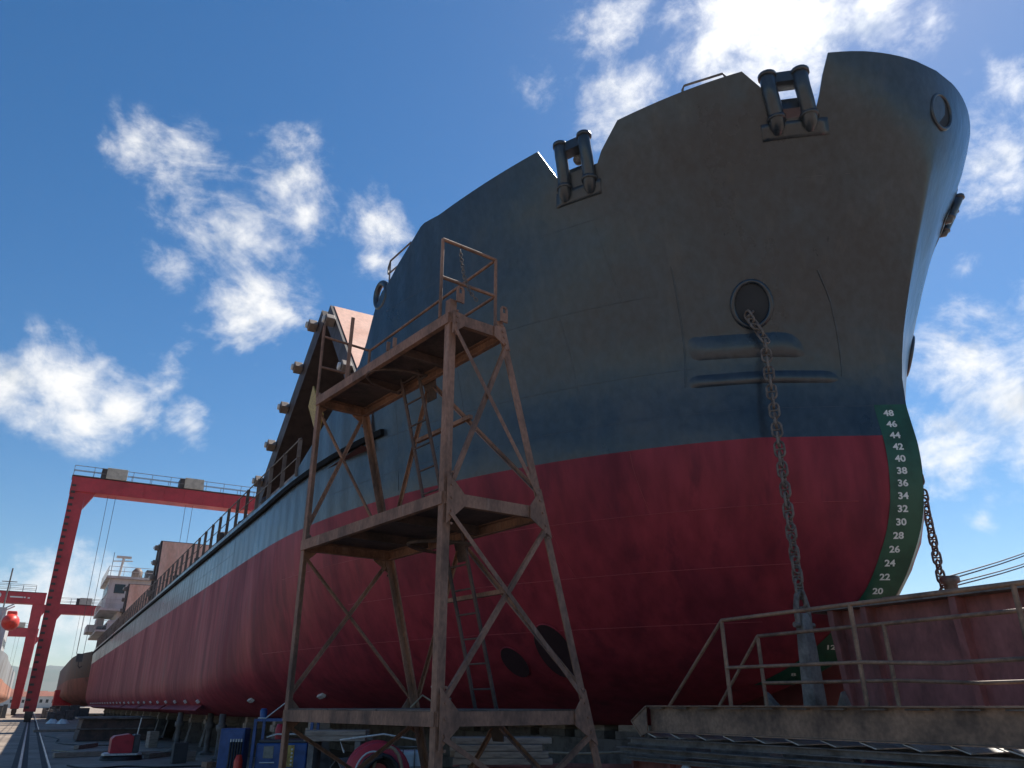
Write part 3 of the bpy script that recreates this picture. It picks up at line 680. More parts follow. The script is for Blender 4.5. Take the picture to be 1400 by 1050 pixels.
# ladders on the far face
for za, zb, fr in ((LV[0], LV[1], .47), (LV[1], LV[2]+.1, .55)):
    lad = None
    w_ = .40; cpt = lambda z, s: (cor('R', z)*(1-fr)+cor('B', z)*fr)+lx*s+sx*-.16
    for s in (-w_/2, w_/2):
        m = MB(); m.bar(cpt(za, s), cpt(zb+.05, s), .05, .02, up=sx)
        if lad is None: lad = part('ladder', m, M['rust_dark'], sc)
        else: part('ladder_rail', m, M['rust_dark'], lad)
    n = 7
    for i in range(n):
        z = za+.22+(zb-za-.3)*i/(n-1)*.96; m = MB(); m.tube([cpt(z, -w_/2), cpt(z, w_/2)], .012, 6); part('rung', m, M['rust_dark'], lad)
    z = zb-.22; c = cpt(z, 0); m = MB(); m.tube([c-lx*w_/2]+[c-sx*(.62*math.sin(math.pi*k/12))-lx*(.36*math.cos(math.pi*k/12)) for k in range(13)]+[c+lx*w_/2], .02, 6); part('safety_hoop', m, M['rust_dark'], lad)
# guard rails round the top deck
z = LV[2]
def grail(pts, r=.021, name='guard_rail'): m = MB(); m.tube(pts, r, 8); part(name, m, M['rust'], sc)
U = lambda h: Vector((0,0,h))
Nn, Rn, Ln, Bn = cor('N', z)+lx*.18-sx*.01, cor('R', z)+lx*.18, cor('L', z), cor('B', z)
RT = 1.02
grail([Nn, Nn+U(RT)], name='guard_post'); grail([Rn, Rn+U(RT)], name='guard_post')
grail([Nn+U(RT), Rn+U(RT)]); grail([Nn+U(.52), Rn+U(.52)])
grail([Rn+U(RT), Bn-lx*.02+U(.93)], .019); grail([Rn+U(.52), Bn-lx*.02+U(.48)], .019)
grail([Bn, Bn+U(.95)], name='guard_post'); grail([Ln, Ln+U(1.12)], name='guard_post')
grail([Bn+U(.93), Ln+U(.95)], .019); grail([Bn+U(.48), Ln+U(.47)], .019)
m = MB(); q_ = Ln+(Bn-Ln)*.42; m.bar(q_+lx*-.2, q_+lx*-.25+U(1.25), .05, .02); part('guard_post', m, M['rust'], sc)
for s in (1.15, 1.3): m = MB(); q_ = cor('N', z)+lx*s*1.0-sx*.012; m.bar(q_, q_+U(.12), .045, .02); part('socket', m, M['rust'], sc)
for k, out in (('N', -lx), ('R', -lx)):                    # lifting lugs
    c = cor(k, ztop[k])+(sx*.1 if k == 'N' else -sx*.02)+out*.05; m = MB(); seg = 12
    o_ = [c+sx*(.05*x)+U(.05+.09*y) for x, y in ((-1,-1),(1,-1),(1,.8),(.6,1.2),(-.6,1.2),(-1,.8))]
    i_ = [c+sx*(.022*x)+U(.1+.03*y) for x, y in ((-1,-1),(1,-1),(1,.8),(.6,1.2),(-.6,1.2),(-1,.8))]
    for sgn in (-1, 1):
        pass
    vs = [p+out*t for t in (-.009, .009) for p in o_+i_]; n = 6; fs = []
    for j in range(n):
        k2 = (j+1) % n
        fs += [(j, n+j, n+k2, k2), (12+j, 12+k2, 12+n+k2, 12+n+j), (j, k2, 12+k2, 12+j), (n+j, 12+n+j, 12+n+k2, n+k2)]
    m.add(vs, fs); part('lifting_lug', m, M['rust'], sc)

# ------------------------------------------------------------------ chains and anchors
def link_mesh(name, L, Wd, r, m, stud=True):
    mb = MB(); h = L/2-Wd/2; pts = []
    for k in range(9): a = math.pi*k/8; pts.append((Wd/2*math.cos(a)-0, 0, h+Wd/2*math.sin(a)))
    for k in range(9): a = math.pi+math.pi*k/8; pts.append((Wd/2*math.cos(a), 0, -h+Wd/2*math.sin(a)))
    mb.tube(pts, r, 7, closed=True)
    if stud: mb.tube([(-Wd/2, 0, 0), (Wd/2, 0, 0)], r*.8, 6)
    return mb.mesh(name, m)
def chain(name, path, pitch, me, label, twist=0.3, group=None):
    rt = root(name, path[-1], label, 'chain', group); pts = [Vector(p) for p in path]
    segs = [(pts[i+1]-pts[i]).length for i in range(len(pts)-1)]; tot = sum(segs); n = int(tot/pitch+.5)
    for i in range(n):
        s = (i+.5)*pitch; k = 0
        while k < len(segs)-1 and s > segs[k]: s -= segs[k]; k += 1
        d = (pts[k+1]-pts[k]).normalized(); p = pts[k]+d*s
        q = d.to_track_quat('Z', 'Y').to_matrix().to_4x4()
        inst('link', me, rt, Matrix.Translation(p) @ q @ Matrix.Rotation((i % 2)*math.pi/2+twist+i*.035+random.uniform(-.12, .12), 4, 'Z'))
    return rt
lk = link_mesh('link', .245, .138, .020, M['chain'])
for side in (-1, 1):
    X = lambda x: x if side < 0 else 2*XC-x
    h0 = Vector(hp(7.90, 6.44, -.05, -1)); x2, y2 = (9.13, 7.66) if side < 0 else (13.15, 8.0)
    path = [(X(h0.x), h0.y, h0.z), (X(h0.x-.15), h0.y-.08, h0.z-.12), (x2, y2, h0.z-.6), (x2, y2, 2.96)]
    if side > 0: path = [(13.2, 8.1, 7.35), (13.2, 8.1, 6.4), (13.17, 8.02, 5.0), (x2, y2, 2.96)]
    chain('anchor_chain', path, .158, lk, 'studded anchor chain hanging from the hawse pipe on the near side of the bow' if side < 0 else 'studded anchor chain hanging beyond the stem against the sky', .5)
    # stockless anchor
    an = root('anchor', (x2, y2, .85), 'dark anchor hanging beside the stem behind the gangway rails' if side < 0 else 'anchor whose shackle shows above the red block beyond the stem', 'anchor')
    bx, by = x2, y2
    m = MB(); zs = [.95, 1.5, 2.2, 2.7]; vs = []
    for z_, w1, w2 in ((.95, .14, .12), (2.3, .105, .085), (2.62, .095, .07), (2.78, .05, .06)): vs += [(bx-w1, by-w2, z_), (bx+w1, by-w2, z_), (bx+w1, by+w2, z_), (bx-w1, by+w2, z_)]
    fs = [(3,2,1,0), (12,13,14,15)]+[(i*4+k, i*4+(k+1) % 4, i*4+4+(k+1) % 4, i*4+4+k) for i in range(3) for k in range(4)]
    m.add(vs, fs); part('shank', m, M['steel'], an, bevel=.02)
    m = MB(); m.tube([(bx-.11, by, 2.62), (bx-.12, by, 2.85), (bx-.07, by, 3.02), (bx, by, 3.07), (bx+.07, by, 3.02), (bx+.12, by, 2.85), (bx+.11, by, 2.62)], .04, 8); m.tube([(bx-.19, by, 2.62), (bx+.19, by, 2.62)], .04, 8); part('shackle', m, M['chain'], an)
    m = MB(); m.obox((bx, by, .95), (.2,1,0), (1,-.2,0), (0,0,1), .52, .2, .16); part('crown', m, M['steel'], an, bevel=.05)
    for s in (-1, 1):
        c = Vector((bx, by+s*.42, .98)); m = MB()
        tip = c+Vector((-.22 if side < 0 else .22, s*.22, .78)); nx = Vector((1, 0, .25)).normalized()
        m.plate([c+Vector((0, -.20, -.05)), c+Vector((0, .20, -.05)), c+Vector((-.1, .17+s*.1, .4)), tip, c+Vector((-.1, -.17+s*.1, .4))], nx, .11); part('fluke', m, M['steel'], an, bevel=.02)
sl = link_mesh('small_link', .052, .032, .0055, M['chain'], False)
lg = cor('N', 5.72)+sx*.1-lx*.05
chain('lifting_chain', [lg+Vector((-.02, 0, .62)), lg+Vector((.03, -.01, .3)), lg+Vector((.1, -.02, .12)), lg+Vector((.2, -.02, .02))], .036, sl, 'thin light chain hanging at the top corner of the scaffold tower')

# ------------------------------------------------------------------ gangway on the right
GX0, GX1 = 7.3, 8.35; GA, GB = 9.25, -2.5
gw = root('gangway', (7.8, 3.4, 0), 'brown steel gangway with pipe handrails running towards the bow', 'gangway')
for x, sg in ((GX0, 1), (GX1, -1)):
    m = MB(); t, h, w = .014, .335, .09
    wx = w*sg; tx = t*sg; prof = [(0,0),(wx,0),(wx,h),(0,h),(0,h-t),(wx-tx,h-t),(wx-tx,t),(0,t)]
    m.prism(prof, (x, GB, 1.25), (x, GA-.27, 1.25), (1,0,0), (0,0,1))
    m.plate([(x+.007*sg, GA-.27, 1.585), (x+.007*sg, GA+.06, 1.39), (x+.007*sg, GA-.13, 1.20), (x+.007*sg, GA-.27, 1.25)], (1,0,0), .014)
    m.bar((x+.02*sg, GA-.28, 1.578), (x+.02*sg, GA+.06, 1.385), .07, .014, up=(0,1,1)); m.bar((x+.02*sg, GA+.06, 1.392), (x+.02*sg, GA-.14, 1.195), .07, .014, up=(0,1,-1))
    part('stringer', m, M['brown'], gw)
for i in range(24):                                                   # tread plates
    m = MB(); y = GA-.45-i*.48; m.box(GX0+.016, GX1-.016, y-.13, y+.13, 1.545, 1.56); part('tread_plate', m, M['deckplate'], gw)
    m = MB(); m.plate([(GX0+.02, y+.22, 1.245), (GX1-.02, y+.22, 1.245), (GX1-.02, y+.04, 1.19), (GX0+.02, y+.04, 1.19)], (0, -.3, .95), .012); part('cross_bar', m, M['lightsteel'], gw)
def gtube(pts, r, name): m = MB(); m.tube(pts, r, 8); part(name, m, M['brown'], gw)
zt = 1.585
def grails(x, posts, h, hm_, yend, ystart, bend):
    for y in posts: gtube([(x+.02, y, zt), (x, y, zt+h)], .025, 'rail_post')
    gtube([(x, ystart, zt+.0), (x, posts[0], zt+h)], .021, 'end_brace'); gtube([(x, posts[0], zt+h), (x, yend, zt+h+.03)], .023, 'top_rail')
    gtube([(x, posts[0], zt+hm_), (x, bend, zt+hm_-.015), (x, bend-.9, zt+hm_-.06), (x, yend, zt+hm_+.0)], .02, 'mid_rail')
grails(GX0+.03, (7.42, 5.52, 3.82, 1.9), .99, .43, GB, 8.52, 5.5)
grails(GX1-.03, (7.78, 5.86, 3.9, 1.9), .865, .275, GB, 8.62, 5.8)
# stacked steel sections the gangway rests on
tr = root('steel_trestle', (7.9, 3.0, 0), 'stack of dark steel beams lying under the gangway', 'trestle')
for (x, z0, z1, ya, w) in ((7.42, 1.09, 1.17, 9.5, .12), (7.30, .985, 1.055, 9.6, .15), (8.2, 1.09, 1.17, 9.2, .12), (7.24, .90, .95, 9.4, .1), (8.6, .93, 1.01, 6.2, .14)):
    m = MB(); h = z1-z0; t = .012; m.prism([(-w/2,0),(w/2,0),(w/2,t),(t/2,t),(t/2,h-t),(w/2,h-t),(w/2,h),(-w/2,h),(-w/2,h-t),(-t/2,h-t),(-t/2,t),(-w/2,t)], (x, -2.5, z0), (x, ya, z0), (1,0,0), (0,0,1)); part('beam', m, M['steel'], tr)
m = MB(); m.box(7.36, 7.40, -2.5, 9.4, .02, .9); part('side_plate', m, M['block_red'], tr)
for i in range(16):
    m = MB(); y = 9.3-i*.75; m.box(7.27, 7.36, y-.02, y+.02, .02, .9); part('rib', m, M['block_red'], tr)
for i in range(6):
    m = MB(); y = 9.0-i*1.8; m.box(7.41, 8.5, y-.05, y+.05, .02, .9); part('cross_frame', m, M['steel'], tr)
m = MB(); m.lathe((7.24, 8.17, .80), (-1,0,0), [(.045, 0), (.045, .03), (.085, .045), (.105, .03), (.105, 0)], 20); solo('pipe_flange', m, M['zinc'], 'pale round flange ring leaning on the beams under the gangway', 'flange')

# ------------------------------------------------------------------ red steel block right of the stem
bl = root('steel_block', (10.4, 2.5, 0), 'large faded red steel hull block with ribs and a top flange', 'steel block')
m = MB(); m.box(10.03, 10.06, -6, 7.88, .75, 2.86); m.box(10.06, 10.85, 7.83, 7.88, .75, 2.86); m.box(10.06, 10.95, -6, 7.5, 2.80, 2.84); part('shell_plate', m, M['block_red'], bl)
m = MB(); m.box(9.78, 10.95, -6, 8.15, 2.862, 2.90); part('top_flange', m, M['steel'], bl)
m = MB(); m.box(10.3, 10.36, -6, 7.2, 2.90, 3.02); m.box(10.28, 10.40, 3.7, 3.85, 3.02, 3.06); part('top_lip', m, M['rust'], bl)
for i, y in enumerate((7.75, 7.2, 5.9, 4.5, 3.1, 1.7, .3, -1.1)):
    m = MB(); m.plate([(10.03, y, 2.86), (9.82, y, 2.86), (9.82, y, 2.70), (9.93, y-.02, 1.6), (9.93, y-.04, .5), (10.03, y-.04, .5)], (0,1,0), .09); part('rib', m, M['block_red'], bl)
for (ya, yb) in ((4.9, 4.2), (3.4, 2.7)):
    m = MB(); m.bar((9.98, ya, 2.75), (9.98, yb, .55), .07, .10, up=(1,0,0)); part('diagonal_stiffener', m, M['rust_dark'], bl)
for y in (7.2, 5.2, 2.6, .6, -2, -5):
    m = MB(); m.box(10.08, 10.8, y-.35, y+.35, .0, .74); part('support_leg', m, M['darkbrown'], bl)
# red hull sections lying further off, sunlight put into their paler colour, seen under the block
fb = MB(); fb.box(13.5, 19, 9.5, 16, .4, 2.8); fb.box(13.3, 19.2, 9.3, 16.2, 2.8, 2.9); solo('steel_block', fb, M['pinkred'], 'pale red steel section seen in the gap under the red block', 'steel block', bevel=.02)
fb = MB(); fb.box(14, 20, 1, 8, .4, 2.1); fb.box(13.8, 20.2, .8, 8.2, 2.1, 2.2); solo('steel_block', fb, M['pinkred'], 'pale red steel section behind the right end of the gangway', 'steel block', bevel=.02)
# mooring wires to the right, blue tank
for i, (a, b) in enumerate((((12.7, 7.59, 3.50), (27.5, 11.1, 7.22)), ((12.7, 7.59, 3.38), (27.5, 11.3, 6.80)))):
    for k in (0, .05):
        m = MB(); A_, B_ = Vector(a)+Vector((0,0,k)), Vector(b)+Vector((0,0,k)); m.tube([A_.lerp(B_, t/10)-Vector((0,0,.25*math.sin(math.pi*t/10))) for t in range(11)], .012, 5)
        solo('mooring_wire', m, M['rope'], ['upper', 'lower'][i]+' pair of wires rising to the right over the red block', 'wire', ['upper', 'lower'][i]+' pair of mooring wires')
m = MB(); m.lathe((12.7, 7.59, 0.002), (0,0,1), [(.22, 0), (.16, .3), (.10, .5), (.10, 3.42), (.15, 3.44), (.15, 3.54), (0, 3.56)], 14); solo('mooring_post', m, M['steel'], 'dark post holding the wires just behind the red block', 'post')
m = MB(); m.lathe((27.5, 11.2, 0.002), (0,0,1), [(.35, 0), (.2, .4), (.14, 7.3), (0, 7.35)], 14); m.bar((27.5, 10.9, 7.2), (27.5, 11.5, 6.8), .08); solo('wire_mast', m, M['steel'], 'grey mast off to the right that carries the wires', 'mast')
bt = root('blue_tank', (38.5, 23.2, 0), 'blue and white striped tank standing beyond the stem', 'tank')
m = MB(); m.lathe((38.5, 23.2, 0), (0,0,1), [(.85, 0), (.85, 5.9), (.7, 6.2), (0, 6.3)], 20); part('shell', m, M['housewhite'], bt)
for k in range(14):
    a = 2*math.pi*k/14; m = MB(); c = Vector((38.5+.86*math.cos(a), 23.2+.86*math.sin(a), 0)); m.obox(c+Vector((0,0,2.9)), (-math.sin(a), math.cos(a), 0), (math.cos(a), math.sin(a), 0), (0,0,1), .11, .02, 2.6); part('stripe', m, M['blue'], bt)

# ------------------------------------------------------------------ gantry cranes
def gantry(x0, x1, y, zb, bh_, legw, label, cabins, name='gantry_crane', ladder=True):
    rt = root(name, (x0, y, 0), label, 'gantry crane', 'red gantry cranes')
    m = MB(); m.box(min(x0-legw*.55, x1), max(x1, x0+legw*.55), y-1.0, y+1.0, zb, zb+bh_); part('girder', m, M['cranered'], rt, bevel=.05)
    for x in (x0, x1):
        m = MB(); a, b = legw*.5, legw*.36
        lo = [(x-b, y-.5, .9), (x+b, y-.5, .9), (x+b, y+.5, .9), (x-b, y+.5, .9)]; hi = [(x-a, y-.8, zb), (x+a, y-.8, zb), (x+a, y+.8, zb), (x-a, y+.8, zb)]
        m.add(lo+hi, [(0,3,2,1), (4,5,6,7), (0,1,5,4), (1,2,6,5), (2,3,7,6), (3,0,4,7)]); lg_ = part('leg', m, M['cranered'], rt)
        m = MB(); m.plate([(x-a, y-.8, zb), (x-a, y-.8, zb-1.6), (x-a-.0, y+.8, zb-1.6), (x-a, y+.8, zb)], (1,0,0), .02); m.plate([(x+a, y-.4, zb), (x+a+1.0, y-.4, zb), (x+a, y-.4, zb-1.8)], (0,1,0), .8); part('knee_bracket', m, M['cranered'], lg_)
        m = MB(); m.box(x-.35, x+.35, y-2.2, y+2.2, .35, .95); m.box(x-.3, x+.3, y-2.0, y-1.2, .03, .35); m.box(x-.3, x+.3, y+1.2, y+2.0, .03, .35); part('bogie', m, M['darkbrown'], lg_)
        if ladder and x == x0:
            n = int(zb/.7)
            for i in range(n):
                z_ = 1.2+i*.7; m = MB(); w_ = b+(a-b)*z_/zb; yf = y-.5-.3*z_/zb; m.box(x-w_+.02, x-w_+.46, yf-.22, yf-.02, z_, z_+.22); part('ladder_step', m, M['darkbrown'], lg_)
            m = MB(); m.bar((x-b+.02, y-.72, 1), (x-a+.02, y-1.02, zb), .06); part('ladder_rail', m, M['cranered'], lg_)
    for i in range(1, 12):
        m = MB(); xr = x0+(x1-x0)*i/12; m.box(xr-.05, xr+.05, y-1.07, y-1.0, zb+.05, zb+bh_-.05); part('web_stiffener', m, M['cranered'], rt)
    m = MB(); m.box(min(x0, x1)-.9, max(x0, x1)+.9, y-1.12, y+1.12, zb+bh_, zb+bh_+.06); part('walkway', m, M['darkbrown'], rt)
    m = MB(); xs = [x0-.8+(x1-x0+1.6)*i/14 for i in range(15)]
    for h in (.6, 1.2): m.tube([(xs[0], y-1.0, zb+bh_+h), (xs[-1], y-1.0, zb+bh_+h)], .035, 6); m.tube([(xs[0], y+1.0, zb+bh_+h), (xs[-1], y+1.0, zb+bh_+h)], .035, 6)
    for x in xs: m.tube([(x, y-1.0, zb+bh_), (x, y-1.0, zb+bh_+1.2)], .03, 6); m.tube([(x, y+1.0, zb+bh_), (x, y+1.0, zb+bh_+1.2)], .03, 6)
    part('guard_rail', m, M['steel'], rt)
    for cx in cabins:
        m = MB(); m.box(cx-1.05, cx+1.05, y-1.15, y+.9, zb+bh_+.1, zb+bh_+1.35); h_ = part('hoist_house', m, M['cabin'], rt, bevel=.04)
        m = MB(); m.box(cx-1.55, cx-1.07, y-1.0, y+.8, zb+bh_+.1, zb+bh_+1.25); part('motor', m, M['darkbrown'], h_)
        for dx in (-.45, .35):
            m = MB(); m.tube([(cx+dx, y, zb+bh_), (cx+dx*.8, y, max(3, zb*.28))], .025, 5); part('hoist_rope', m, M['rope'], h_)
        m = MB(); m.box(cx-.3, cx+.3, y-.2, y+.2, max(3, zb*.28)-.8, max(3, zb*.28)); m.tube([(cx, y, zb*.28-.7), (cx, y, zb*.28-1.2), (cx+.2, y, zb*.28-1.4), (cx+.35, y, zb*.28-1.2)], .06, 6); part('hook_block', m, M['darkgrey'], h_)
    return rt
gantry(-.05, 26, 95.8, 23.1, 1.65, 1.5, 'nearest tall red gantry crane straddling the ship, two hoist houses on top', (3.4, 11.6))
g2 = gantry(-2.2, -30, 154, 16.9, 1.8, 1.6, 'red gantry crane at the left edge of the view with white marks on its girder', (-12,), ladder=False)
m = MB(); m.lathe((-8.1, 152.97, 18.0), (0,-1,0), [(0, .02), (.45, .02), (.45, 0)], 16); part('emblem_disc', m, M['white'], g2)
m = MB(); m.box(-6.4, -4.2, 152.95, 152.99, 17.75, 17.95); m.box(-3.9, -3.6, 152.95, 152.99, 17.7, 17.9); part('marking_strip', m, M['white'], g2)
gantry(-.12, 24, 172, 17.2, 1.7, 1.5, 'farther red gantry crane whose girder shows right of the nearest crane leg', (5.2,), ladder=False)
gantry(-3.2, -30, 236, 17.2, 2.0, 2.2, 'farthest red gantry crane low between the crane legs and the lifeboat', (-6.2,), ladder=False)

# ------------------------------------------------------------------ other ships
def small_hull(name, xc, y0, L, B, D, kz, rake, mu, ml, wl, label, top_rise=1.6, full=.33):
    rt = root(name, (xc, y0, 0), label, 'ship'); m = MB(); nT, nZ = 26, 13
    pp = []
    for sgn in (-1, 1):
        base = len(m.v)
        for i in range(nT+1):
            t = (i/nT)**1.8
            topz = D+top_rise*max(0, 1-t/.22)**.8
            for j in range(nZ+1):
                d = topz*j/nZ; s0 = y0+rake*(1-d/D)*.8; y = s0+(L-(s0-y0))*t; tt = min(1, t/full)
                b = B*(1-(1-tt)**2.3)**(1/(1.25+.7*j/nZ))*(min(1, (.62+.38*min(1, d/1.2)))); m.v.append((xc+sgn*b, y, kz+d))
        for i in range(nT):
            for j in range(nZ):
                a = base+i*(nZ+1)+j; f = (a, a+nZ+1, a+nZ+2, a+1); m.f.append(f if sgn > 0 else f[::-1]); m.m.append(0 if j >= wl else 1); m.sm.append(True)
    part('hull', m, [mu, ml], rt)
    m = MB(); vs = []
    for i in range(nT+1):
        t = (i/nT)**1.8; tt = min(1, t/full); b = B*(1-(1-tt)**2.3)**(1/1.9)-.05; vs += [(xc-b, y0+L*t, kz+D*.97), (xc+b, y0+L*t, kz+D*.97)]
    m.add(vs, [(2*i, 2*i+1, 2*i+3, 2*i+2) for i in range(nT)]); part('deck', m, M['deck'], rt)
    return rt
ds_ = small_hull('laid_up_ship', 10.6, 122, 60, 7.0, 6.2, 1.3, 5, M['oldblack'], M['oldred'], 7, 'faded dark grey and rusty ship lying behind the stern', 1.0, .25)
m = MB()
for h in (.5, 1.0): m.tube([(5.6, 138, 7.4+h), (7.5, 129, 7.6+h), (10.5, 125.3, 7.9+h)], .04, 6)
for k in range(7): m.tube([(5.6+.8*k, 138-2.0*k, 7.3), (5.6+.8*k, 138-2.0*k, 8.5)], .035, 6)
part('bow_rail', m, M['housewhite'], ds_)
m = MB(); m.tube([(4.75, 140+4*i, 6.1) for i in range(6)], .1, 6); part('rubbing_strake', m, M['steel'], ds_)
m = MB(); m.box(6.5, 15.5, 142, 160, 7.3, 9.2); part('deck_cargo', m, M['darkgrey'], ds_)
ls = small_hull('moored_ship', -10.3, 116, 70, 6.4, 6.0, 1.2, 4, M['paleg'], M['orange_hull'], 7, 'pale orange and grey ship at the left edge of the view', 1.2, .2)
m = MB(); m.box(-15, -5.4, 140, 152, 7, 12.5); m.box(-14.2, -5.9, 141, 150, 12.5, 15); h_ = part('deckhouse', m, M['housewhite'], ls)
for i in range(4): m = MB(); m.box(-5.4, -5.36, 141+i*2.6, 142.4+i*2.6, 9.6, 10.6); part('window', m, M['glass'], h_)
m = MB(); m.tube([(-6.5, 143, 15), (-6.5, 143, 21)], .12, 6); m.tube([(-7.5, 143, 19), (-5.5, 143, 19)], .07, 6); part('mast', m, M['steel'], ls)
lb = root('lifeboat', (-4.7, 131, 11.2), 'bright orange enclosed lifeboat hanging on the pale ship at left', 'lifeboat')
m = MB(); m.lathe((-4.7, 128.4, 12.1), (0,1,0), [(0, 0), (.6, .25), (1.0, 1.0), (1.1, 2.4), (1.05, 4.0), (.7, 5.0), (0, 5.3)], 16); part('hull', m, M['lifeboat'], lb)
m = MB(); m.box(-5.3, -4.1, 129.6, 132, 12.9, 13.5); part('canopy', m, M['lifeboat'], lb, bevel=.15)
m = MB(); m.tube([(-6.2, 129.5, 9), (-6.0, 129.5, 13.6), (-4.7, 129.5, 14.4)], .1, 6); m.tube([(-6.2, 132.5, 9), (-6.0, 132.5, 13.6), (-4.7, 132.5, 14.4)], .1, 6); part('davit', m, M['housewhite'], ls)

# ------------------------------------------------------------------ far yard and town
rc = root('red_container', (4.1, 150, 0), 'bright red container beside the rusty ship in the distance', 'container')
m = MB(); m.box(2.9, 5.8, 150, 156, 1.4, 3.7); part('body', m, M['toolred'], rc, bevel=.03)
for i in range(9): m = MB(); m.box(3.05+i*.3, 3.15+i*.3, 149.95, 150, 1.5, 3.6); part('corrugation', m, M['toolred'], rc)
m = MB(); m.box(2.9, 5.8, 150.2, 155.8, .5, 1.38); part('trailer', m, M['darkgrey'], rc)
towns = [(-18, 420, 9, 5, 6), (-6, 460, 8, 6, 5), (8, 430, 12, 7, 5), (-32, 520, 14, 8, 8), (2, 560, 10, 8, 7), (20, 540, 14, 8, 6), (-14, 640, 16, 8, 9), (14, 690, 12, 9, 8), (36, 660, 15, 9, 8), (-40, 720, 14, 9, 10), (-3, 760, 14, 9, 9), (26, 800, 16, 9, 9)]
for i, (x, y, w_, d_, h_) in enumerate(towns):
    rt = root('town_building', (x, y, 0), 'small pale building of the distant waterfront town', 'building', 'distant town buildings')
    m = MB(); m.box(x-w_/2, x+w_/2, y, y+d_, 0, h_); part('wall', m, M['town'], rt)
    m = MB(); m.add([(x-w_/2-.4, y-.4, h_), (x+w_/2+.4, y-.4, h_), (x+w_/2+.4, y+d_+.4, h_), (x-w_/2-.4, y+d_+.4, h_), (x-w_/2, y+d_/2, h_+2), (x+w_/2, y+d_/2, h_+2)], [(0,1,5,4), (2,3,4,5), (3,0,4), (1,2,5), (0,3,2,1)]); part('roof', m, M['roof'], rt)
    for k in range(int(w_/2.5)): m = MB(); m.box(x-w_/2+.9+k*2.4, x-w_/2+2.0+k*2.4, y-.06, y-.005, h_*.45, h_*.45+1.4); part('window', m, M['glass'], rt)
# bundles, crates and sheets near the sterns
for i, (x, y, w_, h_) in enumerate(((3.0, 104, 2.6, 1.0), (4.6, 112, 3.2, 1.5), (1.9, 118, 1.2, 1.1), (-3.3, 122, 1.6, 1.6), (2.6, 128, 2.4, 1.3))):
    m = MB()
    for a in range(3): m.box(x-w_/2+a*w_/3+.03, x-w_/2+(a+1)*w_/3-.03, y, y+2.0, .05, h_*(.8+.2*((a*7+i) % 3)/2))
    m.box(x-w_/2-.1, x+w_/2+.1, y-.05, y+2.1, .01, .05)
    solo('crate_pile', m, M['darkgrey'] if i % 2 else M['stand'], ['dark low crates beside the stern of the big ship', 'tall dark crates under the rusty ship', 'small crate pile near the crane track', 'crate pile left of the crane track by the pale ship', 'far crate pile before the rusty ship'][i], 'crates', bevel=.02)
for i, (x, y) in enumerate(((1.95, 86), (2.75, 84.5))):
    m = MB(); n = 6; vs = []
    for k in range(n): a = 2*math.pi*k/n; vs.append((x+.55*math.cos(a), y+.5*math.sin(a), .006))
    vs += [(x-.2, y, .42), (x+.25, y+.12, .34)]
    m.add(vs, [(0,1,7), (1,2,7), (2,6,7), (2,3,6), (3,4,6), (4,5,6), (5,7,6), (5,0,7), tuple(range(5,-1,-1))]); solo('tarpaulin', m, M['white'], ['crumpled white sheet on the ground, nearer the crane track', 'crumpled white sheet on the ground, nearer the ship'][i], 'sheet')

# ------------------------------------------------------------------ things under and beside the hull
def stand(x, y, kind):
    rt = root('dock_stand', (x, y, 0), 'dark stand of concrete and timber carrying the red hull' if kind == 0 else 'keel block under the middle of the red hull', 'dock stand', 'side stands under the hull' if kind == 0 else 'keel blocks under the hull')
    if kind == 0:
        m = MB(); v = [(x-.35, y-.3), (x+.35, y-.3), (x+.35, y+.3), (x-.35, y+.3)]; w = [(x-.2, y-.18), (x+.2, y-.18), (x+.2, y+.18), (x-.2, y+.18)]
        m.add([(a, b, 0.002) for a, b in v]+[(a, b, .85) for a, b in w], [(0,3,2,1), (4,5,6,7), (0,1,5,4), (1,2,6,5), (2,3,7,6), (3,0,4,7)]); part('pedestal', m, M['stand'], rt)
        m = MB(); m.box(x-.28, x+.28, y-.26, y+.26, .852, 1.03); part('timber', m, M['timber'], rt)
        m = MB(); m.box(x-.24, x+.24, y-.16, y+.16, 1.032, 1.205); part('timber', m, M['timber'], rt)
    else:
        m = MB(); m.box(x-.6, x+.6, y-.55, y+.55, .932, 1.08); part('timber', m, M['stand'], rt)
        m = MB(); m.box(x-.55, x+.55, y-.5, y+.5, 1.082, 1.205); part('timber', m, M['timber'], rt)
    return rt
st0 = stand(6.6, 21.5, 0)
for i in range(1, 20): copy_tree(st0, (0, i*3.7, 0))
m = MB(); m.box(XC-.7, XC+.7, 9.9, 112, .002, .93); m.box(XC-.85, XC+.85, 9.7, 112, .002, .25); solo('added_keel_bench', m, M['stand'], 'added long dark bench under the keel, blocking the bright ground beyond', 'bench')  # added to hide sunlit ground showing under the hull
kb0 = stand(XC, 13.6, 1)
for i in range(1, 30): copy_tree(kb0, (0, i*1.5, 0))
for i, (x, y) in enumerate(((4.95, 33.5), (5.55, 30.8), (5.3, 27.4))):
    rt = root('jack_post', (x, y, 0), ['slim grey prop under the bilge, left of the two nearer props', 'grey prop under the bilge with a stepped head', 'grey prop under the bilge close to the blue cabinet'][i], 'prop')
    m = MB(); m.lathe((x, y, 0), (0,0,1), [(.24, .003), (.22, .08), (.1, .12), (.1, .8), (.16, .85), (.16, 1.0), (.1, 1.02), (.1, 1.32), (0, 1.32)], 14); part('column', m, M['stand'], rt)
    m = MB(); m.box(x-.22, x+.22, y-.22, y+.22, .002, .05); part('base', m, M['stand'], rt)
